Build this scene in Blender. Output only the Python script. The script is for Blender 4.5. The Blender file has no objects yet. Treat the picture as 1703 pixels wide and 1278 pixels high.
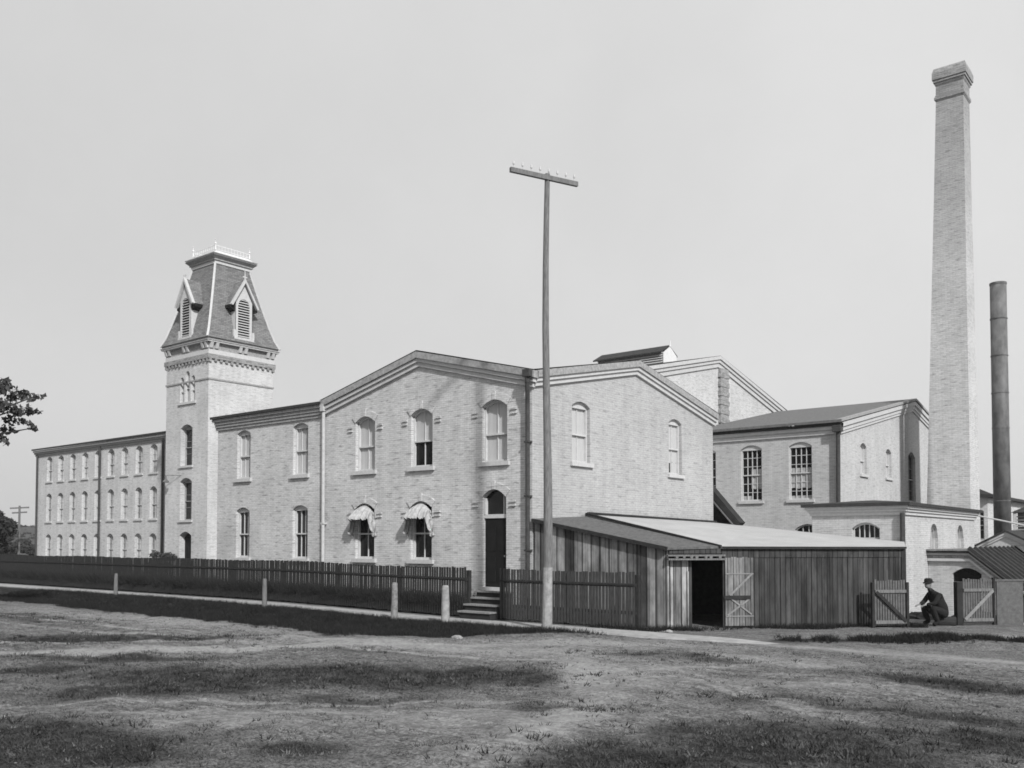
import bpy, math, random
import numpy as np
from mathutils import Vector, Matrix, noise
random.seed(7); rng = np.random.default_rng(11)
R = math.radians
sc = bpy.context.scene

# ------------------------------------------------------------ camera, sky, sun, exposure
cam = bpy.data.cameras.new("camera"); camo = bpy.data.objects.new("camera", cam)
sc.collection.objects.link(camo); sc.camera = camo
camo.location = (16.44, -21.4, 2.3); camo.rotation_euler = (R(92.0), 0, R(38.8))
cam.sensor_width = 36; cam.lens = 1525/1703*36; cam.shift_y = 208/1703; cam.clip_end = 3000
SUN_EL = 36.0
SUNV = Vector((0.88*math.cos(R(SUN_EL)), -0.475*math.cos(R(SUN_EL)), math.sin(R(SUN_EL)))).normalized()
w = bpy.data.worlds.new("World"); sc.world = w; w.use_nodes = True
nt = w.node_tree; nt.nodes.clear()
wo = nt.nodes.new("ShaderNodeOutputWorld"); bg = nt.nodes.new("ShaderNodeBackground")
sky = nt.nodes.new("ShaderNodeTexSky"); sky.sky_type = 'NISHITA'; sky.sun_disc = False
sky.sun_elevation = R(SUN_EL); sky.sun_rotation = math.atan2(SUNV.x, SUNV.y)
sky.dust_density = 4.0; sky.air_density = 1.2
bw = nt.nodes.new("ShaderNodeRGBToBW"); mr = nt.nodes.new("ShaderNodeMapRange")
nt.links.new(sky.outputs[0], bw.inputs[0]); nt.links.new(bw.outputs[0], mr.inputs[0])
mr.inputs[1].default_value = 0; mr.inputs[2].default_value = 12
mr.inputs[3].default_value = 3.95; mr.inputs[4].default_value = 5.3    # pale, almost even haze-white sky
tcw = nt.nodes.new("ShaderNodeTexCoord"); nzw = nt.nodes.new("ShaderNodeTexNoise"); nzw.inputs["Scale"].default_value = 2.2; nzw.inputs["Detail"].default_value = 5; nzw.inputs["Roughness"].default_value = 0.6
nt.links.new(tcw.outputs["Generated"], nzw.inputs["Vector"])
dpw = nt.nodes.new("ShaderNodeVectorMath"); dpw.operation = 'DOT_PRODUCT'; nt.links.new(tcw.outputs["Generated"], dpw.inputs[0]); dpw.inputs[1].default_value = (0.62, 0.62, 0.35)
m1 = nt.nodes.new("ShaderNodeMapRange"); nt.links.new(nzw.outputs[0], m1.inputs[0]); m1.inputs[1].default_value = .3; m1.inputs[2].default_value = .7; m1.inputs[3].default_value = .955; m1.inputs[4].default_value = 1.05
m2 = nt.nodes.new("ShaderNodeMapRange"); nt.links.new(dpw.outputs["Value"], m2.inputs[0]); m2.inputs[1].default_value = -.2; m2.inputs[2].default_value = .95; m2.inputs[3].default_value = .90; m2.inputs[4].default_value = 1.10
mm1 = nt.nodes.new("ShaderNodeMath"); mm1.operation = 'MULTIPLY'; nt.links.new(m1.outputs[0], mm1.inputs[0]); nt.links.new(m2.outputs[0], mm1.inputs[1])
mm2 = nt.nodes.new("ShaderNodeMath"); mm2.operation = 'MULTIPLY'; nt.links.new(mr.outputs[0], mm2.inputs[0]); nt.links.new(mm1.outputs[0], mm2.inputs[1])
nt.links.new(mm2.outputs[0], bg.inputs[0]); bg.inputs[1].default_value = 0.119   # brighter, thinner haze towards the east
nt.links.new(bg.outputs[0], wo.inputs[0])
sl = bpy.data.lights.new("sun", 'SUN'); sl.energy = 3.3; sl.angle = R(2.4); sl.color = (1, 0.998, 0.995)
so = bpy.data.objects.new("sun", sl); sc.collection.objects.link(so)
so.rotation_euler = (-SUNV).to_track_quat('-Z', 'Y').to_euler(); so.location = (30, -30, 40)
sc.view_settings.view_transform = 'Standard'; sc.view_settings.look = 'None'
sc.view_settings.exposure = 0.5; sc.view_settings.gamma = 1.0
try: sc.cycles.filter_width = 1.7
except Exception: pass

# ------------------------------------------------------------ materials (all neutral greys: the photograph is monochrome)
MAT = {}
def newmat(name):
    m = bpy.data.materials.new(name); m.use_nodes = True; MAT[name] = m
    t = m.node_tree; b = t.nodes["Principled BSDF"]; b.inputs["Specular IOR Level"].default_value = 0.25
    return m, t, b
def node(t, ty, **k):
    n = t.nodes.new(ty)
    for a, v in k.items(): setattr(n, a, v)
    return n
def math_(t, op, a, b=None):
    n = node(t, "ShaderNodeMath", operation=op)
    for i, v in enumerate((a, b)):
        if v is None: continue
        if isinstance(v, (int, float)): n.inputs[i].default_value = v
        else: t.links.new(v, n.inputs[i])
    return n.outputs[0]
def mixf(t, f, a, b):
    n = node(t, "ShaderNodeMix", data_type='FLOAT')
    for i, v in ((0, f), (2, a), (3, b)):
        if isinstance(v, (int, float)): n.inputs[i].default_value = v
        else: t.links.new(v, n.inputs[i])
    return n.outputs[0]
def ramp(t, src, p0, p1, v0=0.0, v1=1.0):
    n = node(t, "ShaderNodeMapRange"); t.links.new(src, n.inputs[0])
    for i, v in ((1, p0), (2, p1), (3, v0), (4, v1)): n.inputs[i].default_value = v
    return n.outputs[0]
def noise_(t, vec, scale, detail=3, rough=0.55):
    n = node(t, "ShaderNodeTexNoise"); n.inputs["Scale"].default_value = scale
    n.inputs["Detail"].default_value = detail; n.inputs["Roughness"].default_value = rough
    if vec is not None: t.links.new(vec, n.inputs["Vector"])
    return n.outputs[0]
def wpos(t):
    return node(t, "ShaderNodeNewGeometry").outputs["Position"]
def scalev(t, v, s, loc=(0, 0, 0)):
    n = node(t, "ShaderNodeMapping"); t.links.new(v, n.inputs[0]); n.inputs["Scale"].default_value = s
    n.inputs["Location"].default_value = loc
    return n.outputs[0]
def uz(t):   # (x+y, z, 0): runs along either wall direction
    s = node(t, "ShaderNodeSeparateXYZ"); t.links.new(wpos(t), s.inputs[0])
    c = node(t, "ShaderNodeCombineXYZ"); t.links.new(math_(t, 'ADD', s.outputs[0], s.outputs[1]), c.inputs[0])
    t.links.new(s.outputs[2], c.inputs[1]); return c.outputs[0], s
def setcol(t, b, v):
    c = node(t, "ShaderNodeCombineColor")
    for i in range(3): t.links.new(v, c.inputs[i])
    t.links.new(c.outputs[0], b.inputs["Base Color"])
def bump(t, b, h, strength=0.4, dist=0.02):
    n = node(t, "ShaderNodeBump"); n.inputs["Strength"].default_value = strength; n.inputs["Distance"].default_value = dist
    t.links.new(h, n.inputs["Height"]); t.links.new(n.outputs[0], b.inputs["Normal"])

def brick(name, lo, hi, patch=0.25, mortar=None, bs=1.0, soot=None):
    m, t, b = newmat(name); b.inputs["Roughness"].default_value = 0.9
    v, s = uz(t)
    br = node(t, "ShaderNodeTexBrick"); t.links.new(v, br.inputs["Vector"])
    br.inputs["Scale"].default_value = 1.0; br.inputs["Brick Width"].default_value = 0.22*bs
    br.inputs["Row Height"].default_value = 0.076*bs; br.inputs["Mortar Size"].default_value = 0.006*bs
    br.inputs["Color1"].default_value = (lo,)*3+(1,); br.inputs["Color2"].default_value = (hi,)*3+(1,)
    br.inputs["Mortar"].default_value = ((mortar or lo*0.8),)*3+(1,); br.inputs["Bias"].default_value = 0.35
    bwn = node(t, "ShaderNodeRGBToBW"); t.links.new(br.outputs[0], bwn.inputs[0])
    streak = noise_(t, scalev(t, v, (2.2, 13, 1)), 1.0, 4, 0.65)       # darker courses and runs of bricks
    blot = noise_(t, scalev(t, v, (0.35, 0.5, 1), (3, 7, 0)), 1.0, 4, 0.6)
    k = mixf(t, ramp(t, streak, 0.54, 0.66), 1.0, 1.0-patch*1.5)
    k2 = ramp(t, blot, 0.3, 0.7, 1.0-patch*0.55, 1.06)
    fine = ramp(t, noise_(t, v, 9.0, 3, 0.7), 0.3, 0.7, 0.93, 1.06)
    val = math_(t, 'MULTIPLY', math_(t, 'MULTIPLY', math_(t, 'MULTIPLY', bwn.outputs[0], k), k2), fine)
    rain = noise_(t, scalev(t, v, (3.0, 0.25, 1)), 1.0, 3, 0.6)
    val = math_(t, 'MULTIPLY', val, ramp(t, rain, 0.35, 0.6, 0.90, 1.0))
    if soot:   # smoke stain reaching down from the mouth of the flue
        zz = math_(t, 'ADD', s.outputs[2], math_(t, 'MULTIPLY', math_(t, 'SUBTRACT', rain, 0.5), 9.0))
        val = math_(t, 'MULTIPLY', val, ramp(t, zz, soot[0], soot[1], 1.0, soot[2]))
    setcol(t, b, val); bump(t, b, bwn.outputs[0], 0.5, 0.01)
    return m
def plain(name, c, rough=0.8, var=0.15, sc_=4.0, stretch=(1, 1, 1), spec=0.25, metal=0.0, bmp=0.0):
    m, t, b = newmat(name); b.inputs["Roughness"].default_value = rough; b.inputs["Metallic"].default_value = metal
    b.inputs["Specular IOR Level"].default_value = spec
    n = noise_(t, scalev(t, wpos(t), stretch), sc_, 4, 0.65)
    setcol(t, b, ramp(t, n, 0.28, 0.72, c*(1-var), c*(1+var)))
    if bmp: bump(t, b, n, bmp, 0.02)
    return m
def boards(name, lo, hi, width=0.2, gap=0.07):
    m, t, b = newmat(name); b.inputs["Roughness"].default_value = 0.9
    v, s = uz(t)
    sp = node(t, "ShaderNodeSeparateXYZ"); t.links.new(v, sp.inputs[0])
    u = math_(t, 'DIVIDE', sp.outputs[0], width*1.41)
    idn = math_(t, 'FLOOR', u); fr = math_(t, 'FRACT', u)
    wn = node(t, "ShaderNodeTexWhiteNoise", noise_dimensions='1D'); t.links.new(idn, wn.inputs["W"])
    grain = noise_(t, scalev(t, v, (14, 0.7, 1)), 1.0, 4, 0.7)
    wear = noise_(t, scalev(t, v, (2.0, 0.9, 1)), 1.0, 4, 0.65)
    val = math_(t, 'MULTIPLY', mixf(t, wn.outputs[0], lo, hi), ramp(t, grain, 0.25, 0.75, 0.65, 1.3))
    val = math_(t, 'MULTIPLY', val, ramp(t, wear, 0.35, 0.65, 0.5, 1.4))
    edge = math_(t, 'LESS_THAN', math_(t, 'ABSOLUTE', math_(t, 'SUBTRACT', fr, 0.5)), 0.5-gap)
    val = math_(t, 'MULTIPLY', val, mixf(t, edge, 0.25, 1.0))
    setcol(t, b, val); bump(t, b, edge, 0.6, 0.02)
    return m
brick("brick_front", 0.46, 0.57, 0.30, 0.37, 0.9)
brick("brick_side", 0.35, 0.41, 0.2, 0.29)  # same office brick, toned darker to offset the stronger sun on this wall
brick("brick_pale", 0.40, 0.48, 0.2, 0.34)
brick("brick_mill", 0.45, 0.56, 0.24, 0.38)
brick("brick_chimney", 0.44, 0.56, 0.28, 0.38, 1.3, (13, 27, 0.60))
brick("brick_dark", 0.20, 0.34, 0.3, 0.18, 1.4)
brick("brick_rough", 0.16, 0.34, 0.3, 0.14)
plain("cornice_paint", 0.45, 0.8, 0.12, 6)
plain("cornice_grey", 0.27, 0.85, 0.35, 9)
plain("roof_dark", 0.035, 0.9, 0.3, 5)
brick("slate", 0.10, 0.21, 0.2, 0.07, 1.5)
plain("shingle", 0.125, 0.95, 0.35, 7, (1, 1, 1), bmp=0.4)
plain("shed_shingle", 0.10, 0.95, 0.45, 9, bmp=0.4)
plain("pale_roof", 0.36, 0.75, 0.12, 1.3)
plain("white_paint", 0.62, 0.6, 0.08, 5)
plain("white_trim", 0.47, 0.7, 0.12, 8)
plain("stone_sill", 0.45, 0.85, 0.12, 10)
plain("glass_dark", 0.008, 0.15, 0.6, 1.5, spec=0.3)
plain("glass_grey", 0.20, 0.35, 0.4, 2.0, spec=0.4)
plain("blind", 0.41, 0.9, 0.08, 3, (6, 6, 1))
plain("dirty_pane", 0.33, 0.6, 0.35, 6)
plain("door_dark", 0.008, 0.9, 0.4, 3)
plain("dark_pipe", 0.045, 0.7, 0.35, 8)
plain("pale_pipe", 0.42, 0.6, 0.15, 8)
plain("canvas", 0.33, 0.95, 0.35, 9)
boards("shed_boards", 0.05, 0.30, 0.21, 0.09)
boards("shed_boards_dark", 0.036, 0.064, 0.15)
boards("door_boards", 0.12, 0.21, 0.16)
plain("picket", 0.024, 0.95, 0.5, 6, (6, 6, 1))
plain("picket_end", 0.045, 0.95, 0.5, 6, (6, 6, 1))
plain("screen_wood", 0.10, 0.95, 0.3, 9)
plain("rail_wood", 0.025, 0.95, 0.4, 5)
plain("pale_wood", 0.20, 0.9, 0.3, 7, (4, 4, 1))
plain("pole_wood", 0.14, 0.95, 0.4, 6, (5, 5, .7), bmp=0.3)
plain("limewash", 0.26, 0.9, 0.35, 7)
plain("post_stone", 0.19, 0.95, 0.5, 11, bmp=0.5)
plain("step_wood", 0.14, 0.9, 0.3, 6)
plain("iron", 0.11, 0.65, 0.45, 3, (1, 1, .5))
plain("dark_cloth", 0.012, 0.95, 0.3, 14)
plain("grey_cloth", 0.04, 0.95, 0.3, 14)
plain("skin", 0.20, 0.7, 0.1, 10)
plain("bark", 0.03, 0.95, 0.4, 8, bmp=0.5)
plain("leaf", 0.05, 0.85, 0.45, 3)
plain("leaf_far", 0.035, 0.9, 0.5, .4)
plain("grass_blade", 0.06, 0.9, 0.45, 1.2)
plain("turf_blade", 0.11, 0.95, 0.5, 1.6)
plain("verge_blade", 0.014, 0.9, 0.5, 1.5)
plain("porcelain", 0.47, 0.3, 0.05, 8)
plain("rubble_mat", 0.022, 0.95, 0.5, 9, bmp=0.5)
plain("hill_mat", 0.05, 0.95, 0.5, 0.05)

# boardwalk material
m, t, b = newmat("walk"); b.inputs["Roughness"].default_value = 0.95
n1 = noise_(t, scalev(t, wpos(t), (1, 1, 1)), 3.0, 5, 0.7)
setcol(t, b, ramp(t, n1, 0.3, 0.7, 0.22, 0.38)); bump(t, b, n1, 0.4, 0.03)

# ground: packed dirt with grass cover painted by the 'grass' and 'track' attributes (what grows where)
m, t, b = newmat("ground_mat"); b.inputs["Roughness"].default_value = 1.0; b.inputs["Specular IOR Level"].default_value = 0.05
ag = node(t, "ShaderNodeAttribute", attribute_name="grass"); at = node(t, "ShaderNodeAttribute", attribute_name="track")
p = wpos(t)
nA = noise_(t, scalev(t, p, (1, 1, 1)), 2.2, 6, 0.75)
nB = noise_(t, scalev(t, p, (1.0, 1.0, 1), (4, 2, 0)), 11.0, 5, 0.75)
rot = node(t, "ShaderNodeMapping"); t.links.new(p, rot.inputs[0]); rot.inputs["Rotation"].default_value = (0, 0, R(-25)); rot.inputs["Scale"].default_value = (1.2, 6, 1)
nC = noise_(t, rot.outputs[0], 1.3, 5, 0.7)
dirt = math_(t, 'MULTIPLY', ramp(t, nA, 0.3, 0.7, 0.13, 0.29), ramp(t, nB, 0.34, 0.66, 0.5, 1.5))
nD = noise_(t, p, 26.0, 4, 0.8)
dirt = math_(t, 'MULTIPLY', math_(t, 'MULTIPLY', dirt, ramp(t, nC, 0.32, 0.68, 0.55, 1.45)), ramp(t, nD, 0.38, 0.6, 0.4, 1.45))
trk = math_(t, 'MULTIPLY', ramp(t, nA, 0.3, 0.7, 0.36, 0.52), ramp(t, nB, 0.3, 0.7, 0.6, 1.25))
gr = math_(t, 'MULTIPLY', ramp(t, nA, 0.3, 0.7, 0.014, 0.045), math_(t, 'MULTIPLY', ramp(t, nB, 0.35, 0.65, 0.5, 1.7), ramp(t, nD, 0.38, 0.62, 0.5, 1.8)))
base = mixf(t, at.outputs["Fac"], dirt, trk)
gf = math_(t, 'ADD', math_(t, 'SUBTRACT', ag.outputs["Fac"], math_(t, 'MULTIPLY', at.outputs["Fac"], 0.5)), math_(t, 'MULTIPLY', math_(t, 'SUBTRACT', nB, 0.5), 2.4))
gf = math_(t, 'ADD', gf, math_(t, 'MULTIPLY', math_(t, 'SUBTRACT', nA, 0.5), 1.0))
gf = math_(t, 'ADD', gf, math_(t, 'MULTIPLY', math_(t, 'SUBTRACT', nC, 0.5), 1.6))
val = mixf(t, ramp(t, gf, 0.30, 1.05), base, gr)
setcol(t, b, val)
bump(t, b, math_(t, 'ADD', math_(t, 'ADD', nB, nC), math_(t, 'MULTIPLY', nD, 0.4)), 1.0, 0.12)

# ------------------------------------------------------------ mesh helpers
ORG = {}
class G:
    def __init__(s): s.v = []; s.f = []
    def add(s, vs, fs):
        o = len(s.v); s.v.extend([tuple(v) for v in vs]); s.f.extend([tuple(i+o for i in f) for f in fs]); return s
    def box(s, x0, x1, y0, y1, z0, z1):
        return s.add([(x0,y0,z0),(x1,y0,z0),(x1,y1,z0),(x0,y1,z0),(x0,y0,z1),(x1,y0,z1),(x1,y1,z1),(x0,y1,z1)],
                     [(0,3,2,1),(4,5,6,7),(0,1,5,4),(1,2,6,5),(2,3,7,6),(3,0,4,7)])
    def hexa(s, bot, top):
        return s.add(list(bot)+list(top), [(0,3,2,1),(4,5,6,7),(0,1,5,4),(1,2,6,5),(2,3,7,6),(3,0,4,7)])
    def bar(s, a, b_, w_, h_, up=(0, 0, 1)):     # rectangular bar from a to b_, width w_ across, h_ along up
        a = Vector(a); b_ = Vector(b_); d = (b_-a).normalized(); u = Vector(up)
        sx = d.cross(u)
        if sx.length < 1e-4: sx = d.cross(Vector((1, 0, 0)))
        sx.normalize(); u = sx.cross(d).normalized(); sx = sx*w_/2; u = u*h_/2
        return s.hexa([a-sx-u, a+sx-u, a+sx+u, a-sx+u], [b_-sx-u, b_+sx-u, b_+sx+u, b_-sx+u])
    def tube(s, a, b_, r0, r1=None, n=10, caps=True):
        r1 = r0 if r1 is None else r1
        a = Vector(a); b_ = Vector(b_); d = (b_-a).normalized()
        x = d.cross(Vector((0, 0, 1)));  x = d.cross(Vector((1, 0, 0))) if x.length < 1e-3 else x
        x.normalize(); y = d.cross(x)
        vs = []
        for c, r in ((a, r0), (b_, r1)):
            for i in range(n):
                q = 2*math.pi*i/n; vs.append(c+(x*math.cos(q)+y*math.sin(q))*r)
        fs = [(i, (i+1) % n, n+(i+1) % n, n+i) for i in range(n)]
        if caps: fs += [tuple(range(n))[::-1], tuple(range(n, 2*n))]
        return s.add(vs, fs)
    def lathe(s, c, prof, n=16):
        vs = [(c[0]+r*math.cos(2*math.pi*i/n), c[1]+r*math.sin(2*math.pi*i/n), c[2]+z) for z, r in prof for i in range(n)]
        fs = [(k*n+i, k*n+(i+1) % n, (k+1)*n+(i+1) % n, (k+1)*n+i) for k in range(len(prof)-1) for i in range(n)]
        fs += [tuple(range(n))[::-1], tuple(range((len(prof)-1)*n, len(prof)*n))]
        return s.add(vs, fs)
    def prism(s, pts, d):                       # planar outline pushed along vector d
        n = len(pts); d = Vector(d); a = [Vector(p) for p in pts]
        return s.add(a+[p+d for p in a], [tuple(range(n))[::-1], tuple(range(n, 2*n))]+[(i, (i+1) % n, n+(i+1) % n, n+i) for i in range(n)])
    def mesh(s, name, off=(0, 0, 0)):
        me = bpy.data.meshes.new(name); o = np.array(off)
        me.from_pydata([tuple(np.array(v)-o) for v in s.v] if any(off) else s.v, [], s.f); me.update(); return me
    def build(s, name, mat, parent=None, local=False):
        off = (0, 0, 0) if local or parent is None else tuple(ORG[parent.name])
        me = s.mesh(name, off); return link(name, me, mat, parent, off)
def link(name, me, mat, parent=None, off=(0, 0, 0), loc=None, rz=0):
    if mat and not me.materials: me.materials.append(MAT[mat])
    o = bpy.data.objects.new(name, me); sc.collection.objects.link(o)
    if parent: o.parent = parent
    ORG[o.name] = Vector(off)
    if loc is not None: o.location = loc; o.rotation_euler = (0, 0, rz)
    return o
def tag(o, label, cat, group=None):
    o["label"] = label; o["category"] = cat
    if group: o["group"] = group
    return o
def thing(name, label, cat, loc, group=None):
    o = bpy.data.objects.new(name, None); sc.collection.objects.link(o); o.location = loc
    o.empty_display_size = .3
    ORG[o.name] = Vector(loc); return tag(o, label, cat, group)
def solo(g, name, mat, label, cat, group=None, loc=None):   # a thing that is one mesh, origin at loc
    me = g.mesh(name, loc or (0, 0, 0)); o = link(name, me, mat, None)
    if loc: o.location = loc
    ORG[o.name] = Vector(loc or (0, 0, 0))
    return tag(o, label, cat, group)
def struct(o, kind="structure"): o["kind"] = kind; return o

# ------------------------------------------------------------ ground height
def sm(x): x = max(0.0, min(1.0, x)); return x*x*(3-2*x)
def gz(x, y):
    z = 0.0
    z += 0.11*sm((-x-1)/12)*sm((y+6)/3)                       # the walk climbs a little to the left
    if x < 3.2:
        z -= 0.13*math.exp(-((y+4.6)/0.9)**2)*sm((2.6-x)/2.5)   # shallow ditch in the verge
    z -= 0.80*sm((y-6.5)/8.5)*sm((x-4.5)/2.5)                 # the yard drops towards the engine house
    z += 0.10*math.exp(-((x-11.2)/1.6)**2-((y-1.2)/0.7)**2)
    if y < -1:
        a = sm((-y-1)/3)
        z += a*0.09*noise.noise(Vector((x*0.35, y*0.35, 1.7)))+a*0.03*noise.noise(Vector((x*1.3, y*1.3, 4)))
    if y < -6: z += 0.016*noise.noise(Vector((x*4, y*4, 2)))+0.012*noise.noise(Vector((x*9, y*9, 6)))+.05*noise.noise(Vector((x*.9+y*.4, y*1.1, 8)))
    return z
# grass and bare-track patches, in metres on the ground: (cx, cy, rx, ry, angle, weight)
RX, RY = math.cos(R(38.8)), math.sin(R(38.8))
GP = [(-5.6,-11.6,3.4,.55,38,1.0),(3.9,-11.3,3.7,1.05,38,1.2),(-4.4,-10.2,3.2,.9,40,.9),(5.2,-17.0,2.6,1.3,30,.8),(14.2,-9.6,2.2,.9,10,.8),(11.2,-13.2,1.6,1.0,20,.8),(6.0,-9.5,2.0,.75,25,1.0),(3.3,-13.6,1.9,.7,50,.85),(9.2,-10.9,.75,.33,45,1.15),
      (12.3,-11.2,1.5,1.2,10,.9),(12.9,-5.4,1.8,.6,-5,.8),(7.4,-5.2,1.9,.6,20,.7),(7.0,-16.3,.8,.5,40,.8),(8.1,-15.0,.7,.4,40,.8),
      (-.4,-13.8,1.3,.6,38,.7),(10.6,-8.6,1.6,.5,30,.5),(14.0,-12.2,1.0,.8,30,.9),(-1.0,-12.2,2.2,.7,38,.7),(11.6,1.55,1.7,.45,35,1.0),(9.2,.2,2.2,.35,45,.8),
      (-13,-8.9,4.5,.8,10,.5),(1.2,-8.6,3.0,.5,25,.35),(13.2,-8.2,1.2,.5,10,.5),(6.0,-12.4,1.4,.5,40,.5)]
TP = [(9.6,-1.9,2.6,.28,-3,.8),(-6.4,-12.6,6,.22,37,1.0),(12.6,-1.75,2.2,.32,-3,1.0),(14.5,-2.6,2,.3,0,.9),(2.5,-8.0,7,.13,14,.9),(5.5,-13.2,4,.12,42,.8),(6.4,-13.6,4,.12,42,.7),(10.2,-8.2,3,.12,-28,.7),(9.4,-7.3,3,.14,-30,.7),(-8,-8.4,6,.15,6,.8),(-7,-9.6,5,.2,12,.7),(8.2,-6.6,2.2,.2,60,.8),(-3.0,-12.9,2.6,.36,37,1.0),(1.5,-7.0,5.2,.8,12,.9),(5.0,-4.2,2.6,.9,25,.9),(-9,-7.0,7.0,.9,4,.6),(7.4,-7.6,2.2,.8,-35,.8),(9.3,-4.3,1.6,.45,0,.8),
      (8.4,-12.6,1.6,.8,40,.55),(6.2,-14.6,1.6,.6,38,.55),(0.1,-8.9,6.2,.42,49,1.25),(7.2,-7.9,2.5,.45,-50,1.0),(9.5,-11.8,2.6,.5,-75,.9),(11.9,3.3,2.2,.6,35,.8),(12.0,-2.0,2.6,.5,0,.5),(11,-6.9,1.9,.35,10,.5),(4.6,-6.3,3,.8,20,.7)]
def patches(P, x, y):
    r = np.zeros_like(x)
    for cx, cy, a, b_, an, w_ in P:
        c, s_ = math.cos(R(an)), math.sin(R(an)); dx, dy = x-cx, y-cy
        u = (dx*c+dy*s_)/a; v = (-dx*s_+dy*c)/b_
        r = np.maximum(r, w_*np.exp(-(u*u+v*v)**1.1*0.9))
    return r
def verge(x, y):
    nn = 0.22*np.sin(x*2.3+1.7*np.sin(y*3.1))+0.13*np.sin(x*6.1+y*4.0)+0.10*np.sin(x*11.3-y*7.0); y = y+nn*np.clip((-3.2-y)/1.0, 0, 1)
    lim = np.where(x < -0.5, -5.9+0.25*np.sin(x*0.9), -5.9+3.5*np.clip((x+0.5)/4.2, 0, 1))
    return 1/(1+np.exp(-np.clip((y-lim)*9,-30,30)))*1/(1+np.exp(-np.clip((-2.35-y)*14,-30,30)))*(x < 4.2)
def axis(lo, hi, far, step, g=1.12):
    a = list(np.arange(lo, hi+1e-6, step)); s_ = step
    while a[-1] < far: s_ *= g; a.append(a[-1]+s_)
    s_ = step; l = [a[0]]
    while l[-1] > -far: s_ *= g; l.append(l[-1]-s_)
    return np.array(l[:0:-1]+a)
xs = axis(-7, 18, 900, 0.09, 1.09); ys = axis(-21, 7, 900, 0.09, 1.09)
X, Y = np.meshgrid(xs, ys); xf, yf = X.ravel(), Y.ravel()
zf = np.array([gz(a, b_) for a, b_ in zip(xf.tolist(), yf.tolist())])
me = bpy.data.meshes.new("ground"); nx, ny = len(xs), len(ys)
me.vertices.add(nx*ny); me.vertices.foreach_set("co", np.stack([xf, yf, zf], 1).ravel())
ii = (np.arange(ny-1)[:, None]*nx+np.arange(nx-1)[None]).ravel()
q = np.stack([ii, ii+1, ii+nx+1, ii+nx], 1).ravel(); nq = len(ii)
me.loops.add(nq*4); me.loops.foreach_set("vertex_index", q)
me.polygons.add(nq); me.polygons.foreach_set("loop_start", np.arange(nq)*4)
me.update(calc_edges=True)
def nz(x, y, s_, z_): return np.array([noise.noise(Vector((a*s_, b_*s_, z_))) for a, b_ in zip(x.tolist(), y.tolist())])
near = (np.abs(xf) < 60) & (np.abs(yf) < 60); n1 = np.zeros_like(xf); n1[near] = nz(xf[near], yf[near], 0.55, 9.0)
n2 = np.zeros_like(xf); n2[near] = nz(xf[near], yf[near], 1.9, 3.0)
gm = patches(GP, xf+n2*.35, yf+n1*.35); tm = patches(TP, xf+n2*.3, yf+n1*.4)
gm = np.clip(gm*1.35+n1*0.42+n2*0.3+0.10-tm*0.8, 0, 1.3)*(yf < 4)
gm = np.maximum(gm, verge(xf, yf)*1.3); gm = np.where(yf > 6, 0.35, gm); gm = np.where(np.abs(xf-0) > 70, .75, gm)
gm = np.where((xf < -18) & (yf < -7), 0.6, gm)
for nm, arr in (("grass", gm), ("track", np.clip(tm, 0, 1)*(1-np.clip(verge(xf, yf), 0, 1)))):
    a = me.attributes.new(nm, 'FLOAT', 'POINT'); a.data.foreach_set("value", arr.astype(np.float32))
for p_ in me.polygons: p_.use_smooth = True
struct(link("ground", me, "ground_mat"))

# the walk: one ribbon along the fence, past the shed, out to the right
g = G(); pts = []
for i, x in enumerate(np.concatenate([np.linspace(-90, -8, 30), np.linspace(-7.6, 9.8, 90)])):
    j = 0.05*noise.noise(Vector((x*0.8, 0, 3)));  k_ = 0.07*noise.noise(Vector((x*1.1, 5, 3)))
    y1, y0 = -1.16+j*1.5-.45*sm((x-5)/4.8), -2.02-0.22*sm((x-1)/3)+k_*1.6+.45*sm((x-5)/4.8)
    y0 = min(y0, y1-.03)
    pts.append([(x, y1, gz(x, y1)+0.02-.05*sm((x-7)/2.8)), (x, y0, gz(x, y0)+0.035-.07*sm((x-6.5)/3)), (x, y0-.06, gz(x, y0)-.1)])
vs = [v for r in pts for v in r]
g.add(vs, [(3*i, 3*i+1, 3*i+4, 3*i+3) for i in range(len(pts)-1)]+[(3*i+1, 3*i+2, 3*i+5, 3*i+4) for i in range(len(pts)-1)])
struct(g.build("footpath", "walk"))

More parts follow.
